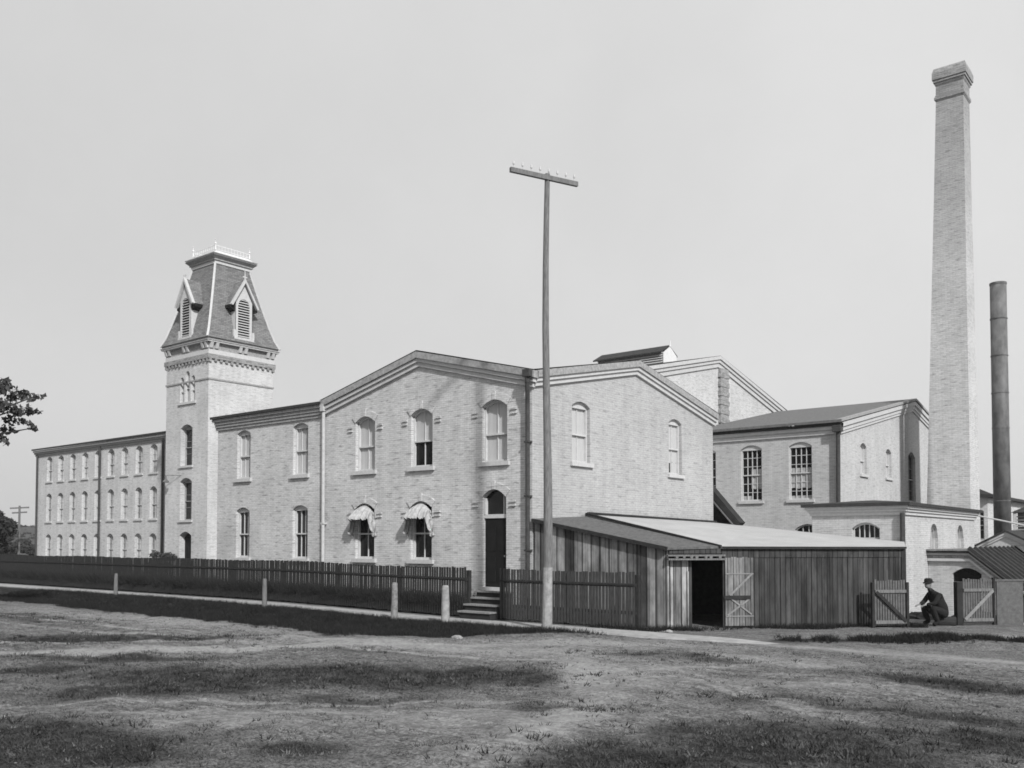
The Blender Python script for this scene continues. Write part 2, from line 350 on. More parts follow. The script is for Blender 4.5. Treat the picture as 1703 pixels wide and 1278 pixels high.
# ------------------------------------------------------------ walls with openings
def face(O, axis_, n):
    O = Vector(O); u = Vector((1, 0, 0)) if axis_ == 'A' else Vector((0, 1, 0)); n = Vector(n)
    return lambda a, z, d=0.0: Vector((O.x, O.y, 0))+u*a+Vector((0, 0, z))+n*d
def FA(y): return face((0, y, 0), 'A', (0, -1, 0))
def FB(x): return face((x, 0, 0), 'B', (1, 0, 0))
def arch(o, u): return o['z1']-o['r']*min(1, abs(2*(u-o['c'])/o['w']))**2 if o.get('k') != 'round' else o['z1']-o['w']/2+math.sqrt(max(0, (o['w']/2)**2-(u-o['c'])**2))
def op(c, w_, z0, z1, r=0.15, k='seg'): return dict(c=c, w=w_, z0=z0, z1=z1, r=r, k=k)
def wall(g, P, top, z0, ops, depth=0.2):
    us = [u for u, _ in top]; bp = set(us)
    for o in ops:
        for i in range(11): bp.add(round(o['c']-o['w']/2+o['w']*i/10, 5))
    bp = sorted(b_ for b_ in bp if us[0]-1e-6 <= b_ <= us[-1]+1e-6)
    tz = lambda u: float(np.interp(u, us, [z for _, z in top]))
    for a, b_ in zip(bp[:-1], bp[1:]):
        if b_-a < 1e-5: continue
        m_ = (a+b_)/2; cur = [(z0, z0)]
        segs = []
        lo = (z0, z0)
        for o in sorted([o for o in ops if abs(m_-o['c']) < o['w']/2], key=lambda o: o['z0']):
            segs.append((lo, (o['z0'], o['z0']))); lo = (arch(o, a), arch(o, b_))
        segs.append((lo, (tz(a), tz(b_))))
        for (l0, l1), (h0, h1) in segs:
            if h0-l0 < 1e-4 and h1-l1 < 1e-4: continue
            g.add([P(a, l0), P(b_, l1), P(b_, h1), P(a, h0)], [(0, 1, 2, 3)])
    for o in ops:
        L, Rr = o['c']-o['w']/2, o['c']+o['w']/2
        loop = [(L, o['z0']), (Rr, o['z0'])]+[(Rr-o['w']*i/10, arch(o, Rr-o['w']*i/10)) for i in range(11)]
        n = len(loop)
        g.add([P(u, z) for u, z in loop]+[P(u, z, -depth) for u, z in loop], [(i, (i+1) % n, n+(i+1) % n, n+i) for i in range(n)])
def bands(g, P, line, specs, ends=True):
    for d0, d1, pr in specs:
        n = len(line); vs = []
        for u, z in line: vs += [P(u, z-d0, pr), P(u, z-d1, pr), P(u, z-d1, -.03), P(u, z-d0, -.03)]
        fs = []
        for i in range(n-1):
            for k in range(4): fs.append((4*i+k, 4*i+(k+1) % 4, 4*i+4+(k+1) % 4, 4*i+4+k))
        fs += [(0, 1, 2, 3), (4*n-4, 4*n-3, 4*n-2, 4*n-1)]
        g.add(vs, fs)

# ------------------------------------------------------------ windows (local frame: x along the wall, -y outwards, z up from the sill)
WC = {}
def archloc(w_, h, r, k, u): return h-r*min(1, abs(2*u/w_))**2 if k != 'round' else h-w_/2+math.sqrt(max(0, (w_/2)**2-u*u))
def wmesh(w_, h, r, k, st):
    key = (round(w_, 3), round(h, 3), round(r, 3), k, tuple(sorted(st.items())))
    if key in WC: return WC[key]
    A = lambda u: archloc(w_, h, r, k, u)
    D = st.get('d', .15); out = {}
    zt = h-(r if k != 'round' else w_/2)
    f = G(); N = 10
    def strip(u0, u1, z0f, z1f, y0, y1, n=1):
        for i in range(n):
            a, b_ = u0+(u1-u0)*i/n, u0+(u1-u0)*(i+1)/n
            f.hexa([(a, y0, z0f(a)), (b_, y0, z0f(b_)), (b_, y1, z0f(b_)), (a, y1, z0f(a))], [(a, y0, z1f(a)), (b_, y0, z1f(b_)), (b_, y1, z1f(b_)), (a, y1, z1f(a))])
    jw = st.get('jw', .055); hw = w_/2
    f.box(-hw, -hw+jw, D-.03, D+.05, 0, zt); f.box(hw-jw, hw, D-.03, D+.05, 0, zt)
    if st.get('tymp', 0):
        strip(-hw, hw, lambda u: zt-.05, A, D-.04, D+.05, N)
        ztop = lambda u: zt-.05
    else:
        strip(-hw, hw, lambda u: A(u)-.07, A, D-.03, D+.05, N)
        ztop = lambda u: A(u)-.06
    f.box(-hw+jw, hw-jw, D-.01, D+.05, 0, .07)
    mid = zt*st.get('mid', .5)
    if st.get('sash', 1): f.box(-hw+jw, hw-jw, D-.035, D+.045, mid-.025, mid+.025)
    nv = st.get('nv', 1); nh = st.get('nh', 0); mw = st.get('mw', .018)
    for i in range(nv):
        u = -hw+jw+(w_-2*jw)*(i+1)/(nv+1); zz = ztop(u)+.005
        if k == 'round': zz = min(zz, A(u)-.02)
        f.box(u-mw/2-.004, u+mw/2+.004, D+.01, D+.045, .06, zz)
    for i in range(nh):
        z = zt*(i+1)/(nh+1); f.box(-hw+jw-.002, hw-jw+.002, D+.015, D+.04, z-mw/2, z+mw/2)
    out['window'] = (f.mesh("window"), st.get('fm', 'white_trim'))
    p_ = G(); top = [(hw-w_*i/N, A(hw-w_*i/N)) for i in range(N+1)]
    p_.add([(-hw, D+.052, 0), (hw, D+.052, 0)]+[(u, D+.052, z) for u, z in top], [tuple(range(N+3))])
    out['pane'] = (p_.mesh("pane"), st.get('gm', 'glass_dark'))
    for j, (z0, z1, s0, s1, mt) in enumerate(st.get('bl', ())):
        bl = G(); a, b_ = -hw+jw+(w_-2*jw)*s0, -hw+jw+(w_-2*jw)*s1
        n = 8; vs = []
        for i in range(n+1):
            u = a+(b_-a)*i/n
            vs += [(u, D+.046-.004*math.sin(i*2.1), zt*z0+(.03*math.sin(i*1.7+j) if z0 > 0.02 else 0)), (u, D+.046-.004*math.sin(i*2.1), min(zt*z1, A(u)-.03) if z1 < 1 else A(u)-.03)]
        bl.add(vs, [(2*i, 2*i+2, 2*i+3, 2*i+1) for i in range(n)])
        out['blind' if j == 0 else 'blind_%d' % j] = (bl.mesh("blind"), mt)
    if st.get('sill', 1):
        s_ = G(); s_.box(-hw-.11, hw+.11, -.09, D+.06, -.13, -.002); out['sill'] = (s_.mesh("sill"), 'stone_sill')
    if st.get('hood', 0):
        hd = G(); pr = -.035; th = .2
        for i in range(N):
            a, b_ = -hw+w_*i/N, -hw+w_*(i+1)/N
            e = lambda u: u*(1+th*1.6/w_)
            hd.hexa([(a, pr, A(a)), (b_, pr, A(b_)), (b_, .02, A(b_)), (a, .02, A(a))],
                    [(e(a), pr, A(a)+th), (e(b_), pr, A(b_)+th), (e(b_), .02, A(b_)+th), (e(a), .02, A(a)+th)])
        hd.box(-.06, .06, pr-.02, .02, h+.0, h+th+.06)
        for s_ in (-1, 1):
            for zz in (0, .12):
                x0 = s_*(hw+.16); hd.box(min(x0, x0+s_*.22), max(x0, x0+s_*.22), -.05, .01, zt-.12-zz-.05, zt-.12-zz)
        out['arch'] = (hd.mesh("arch"), 'brick_front')
    WC[key] = out; return out
def window(parent, fc, plane, o, **st):
    ms = wmesh(o['w'], o['z1']-o['z0'], o['r'], o['k'], st)
    pos = Vector((o['c'], plane, o['z0'])) if fc == 'A' else Vector((plane, o['c'], o['z0']))
    wo_ = link("window", ms['window'][0], ms['window'][1], parent, loc=pos-ORG[parent.name], rz=0 if fc == 'A' else R(90))
    for k, (me, mt) in ms.items():
        if k != 'window': link(k.split('_')[0] if k.startswith('blind') else k, me, mt, wo_)
    return wo_

# ============================================================ OFFICE BUILDING
OB = thing("office_building", "two storey pale brick office with low gables and an entrance door, at the street corner", "building", (-4.6, 5.8, 0))
T = 'blind'
up = [op(-14.29, .87, 4.75, 6.66, .14), op(-10.78, .87, 4.75, 6.66, .14), op(-7.26, .98, 4.72, 6.60, .2), op(-4.55, .98, 4.72, 6.62, .2), op(-1.45, 1.0, 4.72, 6.62, .2)]
lo = [op(-14.31, .87, 1.66, 3.62, .14), op(-10.77, .87, 1.66, 3.62, .14), op(-7.26, .96, 1.70, 3.60, .2), op(-4.56, .96, 1.70, 3.60, .2)]
dr = op(-1.46, .94, .89, 3.88, .24)
fw = [(-9.33, 7.28), (-4.63, 8.42), (0, 7.28)]
g = G(); wall(g, FA(0), [(-16.05, 7.2), (-9.34, 7.2), (-9.33, 7.28), (-4.63, 8.42), (0, 7.28)], -.3, up+lo+[dr], .24)
g.add([(-16.05, 0, -.3), (-16.05, 11.7, -.3), (-16.05, 11.7, 7.2), (-16.05, 0, 7.2)], [(0, 1, 2, 3)])
g.build("front_wall", "brick_front", OB)
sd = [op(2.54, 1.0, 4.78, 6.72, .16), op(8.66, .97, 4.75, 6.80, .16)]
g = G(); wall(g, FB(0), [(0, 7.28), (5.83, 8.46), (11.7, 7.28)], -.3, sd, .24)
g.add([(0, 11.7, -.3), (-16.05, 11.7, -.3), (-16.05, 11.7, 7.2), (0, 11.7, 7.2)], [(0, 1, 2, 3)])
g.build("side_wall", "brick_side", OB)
g = G()
def roofprism(g, x0, x1, y0, y1, ze, zr, ax, th=.12):
    if ax == 'y':   # ridge along y
        m_ = (x0+x1)/2; g.prism([(x0, y0, ze), (m_, y0, zr), (x1, y0, ze), (x1, y0, ze-th), (m_, y0, zr-th), (x0, y0, ze-th)], (0, y1-y0, 0))
    else:
        m_ = (y0+y1)/2; g.prism([(x0, y0, ze), (x0, m_, zr), (x0, y1, ze), (x0, y1, ze-th), (x0, m_, zr-th), (x0, y0, ze-th)], (x1-x0, 0, 0))
xa, xb, ya, yb, ze, zr = -9.52, .19, -.19, 11.88, 7.345, 8.535; xc, yc = -4.63, 5.84
rv = [(xa, ya, ze), (xb, ya, ze), (xb, yb, ze), (xa, yb, ze), (xc, ya, zr), (xb, yc, zr), (xc, yb, zr), (xa, yc, zr), (xc, yc, zr)]
g.add(rv, [(0, 4, 8), (4, 1, 8), (1, 5, 8), (5, 2, 8), (2, 6, 8), (6, 3, 8), (3, 7, 8), (7, 0, 8)])
g.build("roof", "shingle", OB)
g = G(); g.prism([(-16.25, -.26, 7.30), (-16.25, 5.85, 7.9), (-16.25, 11.9, 7.30), (-16.25, 11.9, 7.2), (-16.25, 5.85, 7.8), (-16.25, -.26, 7.2)], (6.85, 0, 0))
g.build("wing_roof", "roof_dark", OB)
ft = [(-9.48, 7.31), (-4.63, 8.49), (.21, 7.31)]; stt = [(0.0, 7.34), (5.83, 8.52), (11.82, 7.31)]
g = G(); bands(g, FA(0), ft, [(.0, .21, .21)]); bands(g, FB(0), stt, [(.0, .21, .21)]); g.build("verge_board", "cornice_grey", OB)
g = G(); bands(g, FA(0), [(-9.40, 7.31), (-4.63, 8.49), (.15, 7.31)], [(.212, .33, .15)]); bands(g, FA(0), [(-9.36, 7.31), (-4.63, 8.49), (.085, 7.31)], [(.332, .47, .085)])
bands(g, FB(0), stt, [(.212, .33, .15), (.332, .47, .085)]); g.build("cornice", "cornice_paint", OB)
g = G(); bands(g, FA(0), [(-16.2, 7.195), (-9.49, 7.195)], [(0, .1, .2)]); bands(g, FA(0), [(-16.12, 7.195), (-9.42, 7.195)], [(.102, .22, .14), (.222, .33, .10), (.332, .44, .06)])
g.build("wing_cornice", "cornice_grey", OB)
BL = ((0, 1, 0, 1, T),)
kw = dict(hood=1, nv=1)
for o in up[:2]: window(OB, 'A', 0, o, tymp=1, nv=2, mw=.012, bl=BL)
window(OB, 'A', 0, lo[0], tymp=1, nv=2, nh=0, fm='white_trim'); window(OB, 'A', 0, lo[1], tymp=1, nv=2, bl=((.5, 1, .3, .62, 'grey_cloth'),))
window(OB, 'A', 0, up[2], bl=BL, **kw); window(OB, 'A', 0, up[3], bl=((.5, 1, 0, 1, T),), **kw); window(OB, 'A', 0, up[4], bl=BL, **kw)
for o in lo[2:]: window(OB, 'A', 0, o, **kw)
window(OB, 'B', 0, sd[0], nv=1, bl=BL, tymp=1); window(OB, 'B', 0, sd[1], nv=1, tymp=1, bl=((.24, 1, 0, 1, T), (0, .24, .45, 1, T)))
g = G(); g.box(-1.9, -1.02, .12, .2, .9, 3.0); d = g.build("door", "door_dark", OB)
for zz in (1.0, 1.95):
    for xx in (-1.84, -1.43): g2 = G().box(xx, xx+.34, .105, .119, zz+.05, zz+.8); g2.build("panel", "door_dark", d)
G().tube((-1.1, .05, 1.85), (-1.1, .12, 1.85), .03).build("knob", "iron", d)
g = G(); g.box(-1.93, -.99, .08, .22, 3.0, 3.12); g.box(-1.93, -1.86, .06, .2, 3.122, 3.62); g.box(-1.06, -.99, .06, .2, 3.122, 3.62); g.box(-1.2, -1.17, .13, .17, 3.122, 3.7)
tr = g.build("transom", "white_trim", OB)
G().add([(-1.93, .18, 3.12), (-.99, .18, 3.12), (-.99, .18, 3.66), (-1.2, .18, 3.82), (-1.46, .18, 3.88), (-1.72, .18, 3.82), (-1.93, .18, 3.66)], [tuple(range(7))]).build("pane", "glass_dark", tr)
hd = wmesh(.94, 2.99, .24, 'seg', dict(hood=1))['arch']
link("arch", hd[0], hd[1], OB, loc=Vector((-1.46, 0, .89))-ORG[OB.name])
g = G(); g.box(-1.98, -.94, -.06, .24, .80, .895); g.build("doorstep", "stone_sill", OB)
# downspouts
g = G(); g.tube((-9.34, -.12, 7.05), (-9.34, -.10, .05), .06); g.box(-9.43, -9.25, -.22, -.02, 6.95, 7.2); g.box(-9.42, -9.26, -.17, -.0, 2.9, 2.96); g.build("downspout", "pale_pipe", OB)
g = G(); g.tube((.02, -.26, 7.2), (.02, -.26, 6.95), .08); g.tube((.02, -.26, 6.96), (-.08, -.12, 6.35), .07); g.tube((-.08, -.12, 6.37), (-.08, -.12, .02), .07)
g.box(-.1, .16, -.36, -.215, 7.12, 7.34)
for zz in (5.2, 3.6, 2.0): g.box(-.17, .01, -.19, -.002, zz, zz+.05)
g.build("downspout", "dark_pipe", OB)
def awning(parent, cx, ztop, name="awning"):
    g = G(); n, mrow = 108, 9
    vs = []
    for i in range(n+1):
        ph = -math.pi/2+math.pi*i/n; s_, c_ = math.sin(ph), math.cos(ph)
        rip = 0.04*math.cos(i/n*math.pi*18)
        zt = ztop-.24*s_*s_-.1; drop = ztop-.56+.02*math.sin(i*.9)
        side = sm((abs(s_)-.80)/.2); 
        for j in range(mrow+1):
            f_ = j/mrow
            rr = f_**.8
            x = cx+s_*(.45+.13*rr)+rip*s_*f_*1.4; y = -.04-(.46*c_)*rr-rip*c_*f_*1.6-.05*side*math.sin(f_*9+i)
            z = zt+(drop-zt)*f_**1.25-side*.60*f_+.03*side*math.sin(f_*14)-(.05*abs(math.sin(i/n*math.pi*9)) if j == mrow else 0)
            vs.append((x, y, z))
    g.add(vs, [(i*(mrow+1)+j, (i+1)*(mrow+1)+j, (i+1)*(mrow+1)+j+1, i*(mrow+1)+j+1) for i in range(n) for j in range(mrow)])
    a = g.build(name, "canvas", parent)
    for p_ in a.data.polygons: p_.use_smooth = True
    r = G(); r.tube((cx-.6, -.02, ztop-.55), (cx+.6, -.02, ztop-.55), .012); r.build("awning_rod", "iron", a); return a
awning(OB, -7.26, 3.62); awning(OB, -4.56, 3.62)

# front steps
ST = thing("front_steps", "short flight of wooden steps going up to the office door", "steps", (-1.32, -.6, 0))
for k, (z1, y0, y1) in enumerate([(.80, -.30, -.062), (.62, -.56, -.302), (.43, -.82, -.562), (.24, -1.08, -.822)]):
    a = G().box(-1.9, -.72, y0, y1-.004, -.1, z1-.05); a.build("riser", "rail_wood", ST)
    a = G().box(-1.94, -.68, y0-.05, y1-.004, z1-.048, z1); a.build("tread", "pale_wood", ST)

# ============================================================ FENCES
def pick(x): return .05+.008*math.sin(x*7.3)
def fence(x0, x1, y, label, step, mat, xfine=None):
    f = thing("picket_fence", label, "fence", ((x0+x1)/2, y, gz((x0+x1)/2, y)), "picket fences in front of the office")
    g = G(); x = x0
    while x < x1-.04:
        zb = gz(x, y)+.05+random.uniform(-.015, .02); zt = gz(x, y)+1.49+random.uniform(-.014, .014)-.02*math.sin(x*.8); lean = random.uniform(-.012, .012)
        w_ = .072*random.uniform(.95, 1.04)
        g.hexa([(x, y, zb), (x+w_, y, zb), (x+w_, y+.02, zb), (x, y+.02, zb)], [(x+lean, y, zt), (x+w_+lean, y, zt), (x+w_+lean, y+.02, zt), (x+lean, y+.02, zt)])
        x += step*random.uniform(.975, 1.025)
    g.build("pickets", mat, f)
    n = max(2, int((x1-x0)/3)); ex = [x0+(x1-x0)*i/n for i in range(n+1)]
    for zz in (1.14, .42):
        r = G()
        for a, b_ in zip(ex[:-1], ex[1:]): r.bar((a, y+.045, gz(a, y)+zz), (b_, y+.045, gz(b_, y)+zz+.004), .045, .09)
        r.build("rail", "rail_wood", f)
    r = G()
    for a, b_ in zip(ex[:-1], ex[1:]): r.bar((a, y-.014, gz(a, y)+1.15), (b_, y-.014, gz(b_, y)+1.154), .02, .045)
    r.build("rail", "rail_wood", f)
    for a in ex:
        if a > -45: G().box(a-.055, a+.055, y+.07, y+.18, gz(a, y)-.2, gz(a, y)+1.42).build("post", "rail_wood", f)
    return f
fence(-95, -1.93, -.75, "long dark picket fence left of the front steps, running back past the mill", .104, "picket")
fence(-.62, 3.95, -.75, "short dark picket fence right of the front steps, in front of the board shed", .104, "picket_end")

# hitching posts in the verge
for i, (x, y, h, r, lb, mt) in enumerate([(-1.22, -2.42, 1.06, .125, "stout pale round hitching post nearest the front steps", "limewash"), (-3.2, -2.5, 1.1, .105, "pale mottled hitching post, second out from the front steps", "post_stone"),
        (-9.1, -2.75, .98, .085, "slim weathered hitching post in front of the long fence, third out from the steps", "pole_wood"), (-19.2, -2.55, .9, .08, "small weathered hitching post far along the long fence, farthest from the steps", "pole_wood")]):
    g = G(); n = 12; vs = []; zb = gz(x, y)-.25
    hs = [0, .3, .55, .8, 1.0, h+.17, h+.23, h+.25]
    for k, zz in enumerate(hs):
        rr = r*(1.08-.06*k+(.02 if k == 6 else 0)) * (0.82 if k == 7 else 1)
        for j in range(n): 
            q_ = 2*math.pi*j/n; wv = rr*(1+.08*noise.noise(Vector((j*.9, zz*3, i*5))))
            vs.append((x+wv*math.cos(q_)+.02*zz*(i % 2), y+wv*math.sin(q_), zb+zz))
    g.add(vs, [(k*n+j, k*n+(j+1) % n, (k+1)*n+(j+1) % n, (k+1)*n+j) for k in range(len(hs)-1) for j in range(n)]+[tuple(range((len(hs)-1)*n, len(hs)*n))])
    solo(g, "hitching_post", mt, lb, "post", "hitching posts along the verge", (x, y, gz(x, y)))

# ============================================================ TELEGRAPH POLE
px, py = 2.24, -2.32; pb = gz(px, py)
TPO = thing("telegraph_pole", "tall wooden telegraph pole with one crossarm, its foot limewashed, standing before the shed", "pole", (px, py, pb))
def polepts(z):  # slight natural bend
    return Vector((px+.035*math.sin(z*.55)+.004*z, py+.02*math.sin(z*.4+1), pb+z))
zs = [1.62, 2.5, 3.6, 5.0, 6.4, 7.9, 9.4, 10.8, 11.92]
g = G()
def chain(g, P, rad, n=14):
    vs = []
    for k, p_ in enumerate(P):
        for j in range(n):
            q_ = 2*math.pi*j/n; r = rad[k]*(1+.05*noise.noise(Vector((j*.8, k*2.0, 1))))
            vs.append((p_[0]+r*math.cos(q_), p_[1]+r*math.sin(q_), p_[2]))
    m_ = len(P); g.add(vs, [(k*n+j, k*n+(j+1) % n, (k+1)*n+(j+1) % n, (k+1)*n+j) for k in range(m_-1) for j in range(n)]+[tuple(range(n))[::-1], tuple(range((m_-1)*n, m_*n))])
chain(g, [polepts(z) for z in zs], [.122, .118, .112, .102, .095, .088, .08, .074, .068]); g.build("shaft", "pole_wood", TPO)
g = G(); chain(g, [polepts(z) for z in (-.4, 0, .5, 1.0, 1.62)], [.15, .142, .135, .13, .125]); g.build("painted_foot", "limewash", TPO)
ca = Vector((math.cos(R(38.8+28.8)), math.sin(R(38.8+28.8)), 0)); cc = polepts(11.80)+Vector((.0, -.12, 0))
arm = G(); arm.bar(cc-ca*1.02, cc+ca*1.02, .09, .12); armo = arm.build("crossarm", "pole_wood", TPO)
for k in range(8):
    p_ = cc+ca*(-.92+.263*k+(0 if k < 4 else .0)); 
    G().tube(p_+Vector((0, 0, .06)), p_+Vector((0, 0, .17)), .012, n=6).lathe(p_+Vector((0, 0, .15)), [(0, .022), (.03, .03), (.06, .024), (.09, .02), (.1, .006)], 8).build("insulator", "porcelain", armo)

# ============================================================ BOARD SHED beside the office
D0 = Vector((4.55, 0, 0)); D1 = Vector((8.98, 4.89, 0)); DD = (D1-D0).normalized(); DL = (D1-D0).length; DN = Vector((DD.y, -DD.x, 0))
SH = thing("board_shed", "low lean-to shed of upright boards with a dark doorway, against the office side wall", "shed", (4.0, 3.0, 0))
g = G()
x = .10
while x < 4.5:
    w_ = random.uniform(.19, .27); x1_ = min(x+w_, 4.52); dy = random.uniform(-.012, .0)
    t0 = 2.90-.172*x; t1 = 2.90-.172*x1_
    g.hexa([(x, dy, -.15), (x1_-.018, dy, -.15), (x1_-.018, .03, -.15), (x, .03, -.15)], [(x, dy, t0), (x1_-.018, dy, t1), (x1_-.018, .03, t1), (x, .03, t0)]); x += w_
g.box(.02, 4.5, .035, .06, -.15, 2.05)
g.build("front_boards", "shed_boards", SH)
def dpt(s_, z, d=0.0): return D0+DD*s_+DN*d+Vector((0, 0, z))
def zg(s_): p_ = dpt(s_, 0); return gz(p_.x, p_.y)
def plank(g, s0, s1, z0, z1, d0, d1): g.hexa([dpt(s0, z0, d0), dpt(s1, z0, d0), dpt(s1, z0, d1), dpt(s0, z0, d1)], [dpt(s0, z1, d0), dpt(s1, z1, d0), dpt(s1, z1, d1), dpt(s0, z1, d1)])
g = G(); s_ = 1.46
while s_ < DL:
    w_ = random.uniform(.15, .2); e = min(s_+w_, DL); plank(g, s_, e-.008, -.3, 1.86, 0, random.uniform(.02, .03)); s_ += w_
plank(g, 1.46, DL, -.3, 1.86, -.03, -.004)
g.build("yard_boards", "shed_boards_dark", SH)
g = G(); plank(g, 1.42, DL+.05, 1.862, 2.10, -.02, .045); plank(g, -.02, 1.415, 1.97, 2.10, -.02, .045); g.build("fascia", "shed_boards_dark", SH)
g = G(); s_ = .05
while s_ < .52:
    plank(g, s_, s_+.135, -.2, 1.80, -.12, -.09); s_ += .15
plank(g, .5, .55, 0, 1.5, -.09, -.04)
g.build("fixed_leaf", "shed_boards", SH)
g = G()
for z0_, d_ in ((1.9, .12), (1.80, .16)): plank(g, -.08, 1.5, z0_, z0_+.045, .0, d_)
for k in range(7):
    c = .12+k*.2+random.uniform(-.04, .04); r = random.uniform(.035, .05); p_ = dpt(c, 1.885, .05)
    g.tube(p_-DN*.09, p_+DN*.1, r, r, 8)
g.build("lintel", "pole_wood", SH)
# interior back so that the doorway reads as a dark room
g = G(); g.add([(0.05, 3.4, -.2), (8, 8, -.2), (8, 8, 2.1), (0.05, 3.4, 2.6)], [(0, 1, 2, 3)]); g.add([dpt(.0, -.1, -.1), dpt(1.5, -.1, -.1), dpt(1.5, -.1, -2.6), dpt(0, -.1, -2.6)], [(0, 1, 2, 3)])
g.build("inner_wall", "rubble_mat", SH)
# open door leaf folded back on the yard wall
dl = G()
for k in range(5): plank(dl, 1.50+k*.158, 1.50+(k+1)*.158-.006, .06, 1.86+(.02*(k % 2)), .062, .085)
dlo = dl.build("door", "door_boards", SH)
b_ = G(); plank(b_, 1.5, 2.28, 1.42, 1.45, .086, .10); plank(b_, 1.5, 2.28, .30, .33, .086, .10); b_.bar(dpt(1.62, .86, .1), dpt(2.24, 1.44, .1), .02, .05, DN.cross(DD)); 
b_.bar(dpt(1.55, .34, .1), dpt(2.2, .8, .1), .02, .045); b_.bar(dpt(1.62, .8, .1), dpt(2.22, .36, .1), .02, .04)
b_.build("brace", "pale_wood", dlo); b2 = G(); plank(b2, 1.46, 2.2, .76, .86, .086, .12); b2.build("latch_bar", "rail_wood", dlo)
# corner post and end
g = G(); plank(g, DL-.02, DL+.1, -.3, 2.09, -.1, .06); g.build("corner_post", "rail_wood", SH)
g = G(); e = dpt(DL+.02, 0, -.05); g.add([(e.x, e.y, -.8), (6.95, 12.66, -.9), (6.95, 12.66, 2.1), (e.x, e.y, 2.08)], [(0, 1, 2, 3)]); g.build("back_boards", "shed_boards_dark", SH)
g = G(); rp = [(0.04, -.12, 2.955), (0.04, 2.78, 3.09), (5.55, 1.02, 2.165), (4.55, -.14, 2.13)]
g.prism(rp, (0, 0, -.06)); g.build("shingle_roof", "shed_shingle", SH)
p0 = dpt(-.05, 2.13, .08); p1 = dpt(1.42, 2.165, .1); p2 = dpt(DL+.08, 2.15, .1)
g = G(); T1 = [(0.04, 2.8, 3.15), (0.04, 11.6, 3.03), (0.04, 12.66, 3.0), (3.6, 12.66, 2.62), (6.9, 12.66, 2.28), tuple(p2), tuple(p1)]
cen = (3.9, 6.4, 2.66)
g.add(T1+[cen], [(i, (i+1) % 7, 7) for i in range(7)]); lowr = [(x_, y_, z_-.07) for x_, y_, z_ in T1]
g.add(T1+lowr, [(i, (i+1) % 7, 7+(i+1) % 7, 7+i) for i in range(7)]); g.build("pale_roof", "pale_roof", SH)
g = G(); g.bar((0.04, 2.76, 3.17), tuple(p1+Vector((-.03, -.03, .0))), .07, .06); g.bar(p1+DN*.03-Vector((0,0,.03)), p2+DN*.03-Vector((0,0,.03)), .05, .05); g.bar((.1, 2.8, 3.19), (.1, 11.7, 3.06), .12, .06); g.bar((0.1, -.13, 2.91), (4.56, -.15, 2.1), .05, .1)
g.build("roof_edge", "rail_wood", SH)

# ============================================================ MILL
ML = thing("textile_mill", "long three storey brick mill with rows of arched windows, left of the tower", "mill", (-35, 24.4, 0))
rows = [(7.35, 9.45), (3.95, 6.33), (.72, 2.88)]; cs = [-62.76+2.068*i for i in range(9)]
ops = [op(c, .98, a, b_, .26) for c in cs for a, b_ in rows]
g = G(); wall(g, FA(14.5), [(-65, 9.9), (-6, 9.9)], -.5, ops, .28)
g.add([(-65, 14.5, -.5), (-65, 34.3, -.5), (-65, 34.3, 9.9), (-65, 24.4, 12.0), (-65, 14.5, 9.9)], [(0, 1, 2, 3, 4)])
g.add([(-65, 34.3, -.5), (-6, 34.3, -.5), (-6, 34.3, 9.9), (-65, 34.3, 9.9)], [(0, 1, 2, 3)])
g.build("front_wall", "brick_mill", ML)
g = G(); wall(g, FB(-6), [(14.5, 9.9), (24.4, 12.15), (34.3, 9.9)], -.5, []); g.build("gable_wall", "brick_mill", ML)
g = G(); roofprism(g, -65.35, -5.8, 14.12, 34.7, 10.2, 12.4, 'x', .14); g.build("roof", "roof_dark", ML)
g = G(); bands(g, FA(14.5), [(-65.25, 10.05), (-5.85, 10.05)], [(0, .16, .3), (.162, .3, .2), (.302, .46, .1)]); g.build("eaves_cornice", "cornice_grey", ML)
gl = [(14.2, 10.12), (24.4, 12.38), (34.6, 10.12)]
g = G(); bands(g, FB(-6), gl, [(.0, .18, .22), (.182, .36, .15), (.362, .6, .08)]); g.build("gable_cornice", "cornice_paint", ML)
g = G(); zq = 5.5; 
while zq < 11.7: 
    dd = .06*((int(zq*4)) % 2); g.box(-6, -5.84+dd*.4, 24.5-dd, 25.45+dd, zq, zq+.245); zq += .25
g.build("flue", "brick_rough", ML)
ST1 = dict(nv=1, nh=3, mw=.03, gm='glass_grey', fm='cornice_paint', tymp=0, jw=.08, d=.18); ST2 = dict(ST1, gm='dirty_pane')
for i, o in enumerate(ops): window(ML, 'A', 14.5, o, **(ST2 if (i*7) % 5 in (1, 3) else ST1))
for x in (-64.75, -53.95, -44.75): G().tube((x, 14.36, 9.7), (x, 14.36, 0), .09, n=8).build("downspout", "dark_pipe", ML)
g = G(); g.box(-13.3, -8.95, 23.7, 25.1, 12.05, 12.9); mo = g.build("roof_monitor", "cornice_grey", ML)
g = G()
for k in range(5): g.hexa([(-13.3, 23.60, 12.3+k*.13), (-8.97, 23.60, 12.3+k*.13), (-8.97, 23.68, 12.36+k*.13), (-13.3, 23.68, 12.36+k*.13)], [(-13.3, 23.60, 12.33+k*.13), (-8.97, 23.60, 12.33+k*.13), (-8.97, 23.68, 12.39+k*.13), (-13.3, 23.68, 12.39+k*.13)])
g.build("louvres", "cornice_paint", mo)
g = G(); g.prism([(-13.5, 23.45, 12.92), (-13.5, 24.4, 13.4), (-13.5, 25.35, 12.92), (-13.5, 25.35, 12.84), (-13.5, 24.4, 13.3), (-13.5, 23.45, 12.84)], (4.55, 0, 0)); g.build("monitor_roof", "roof_dark", mo)
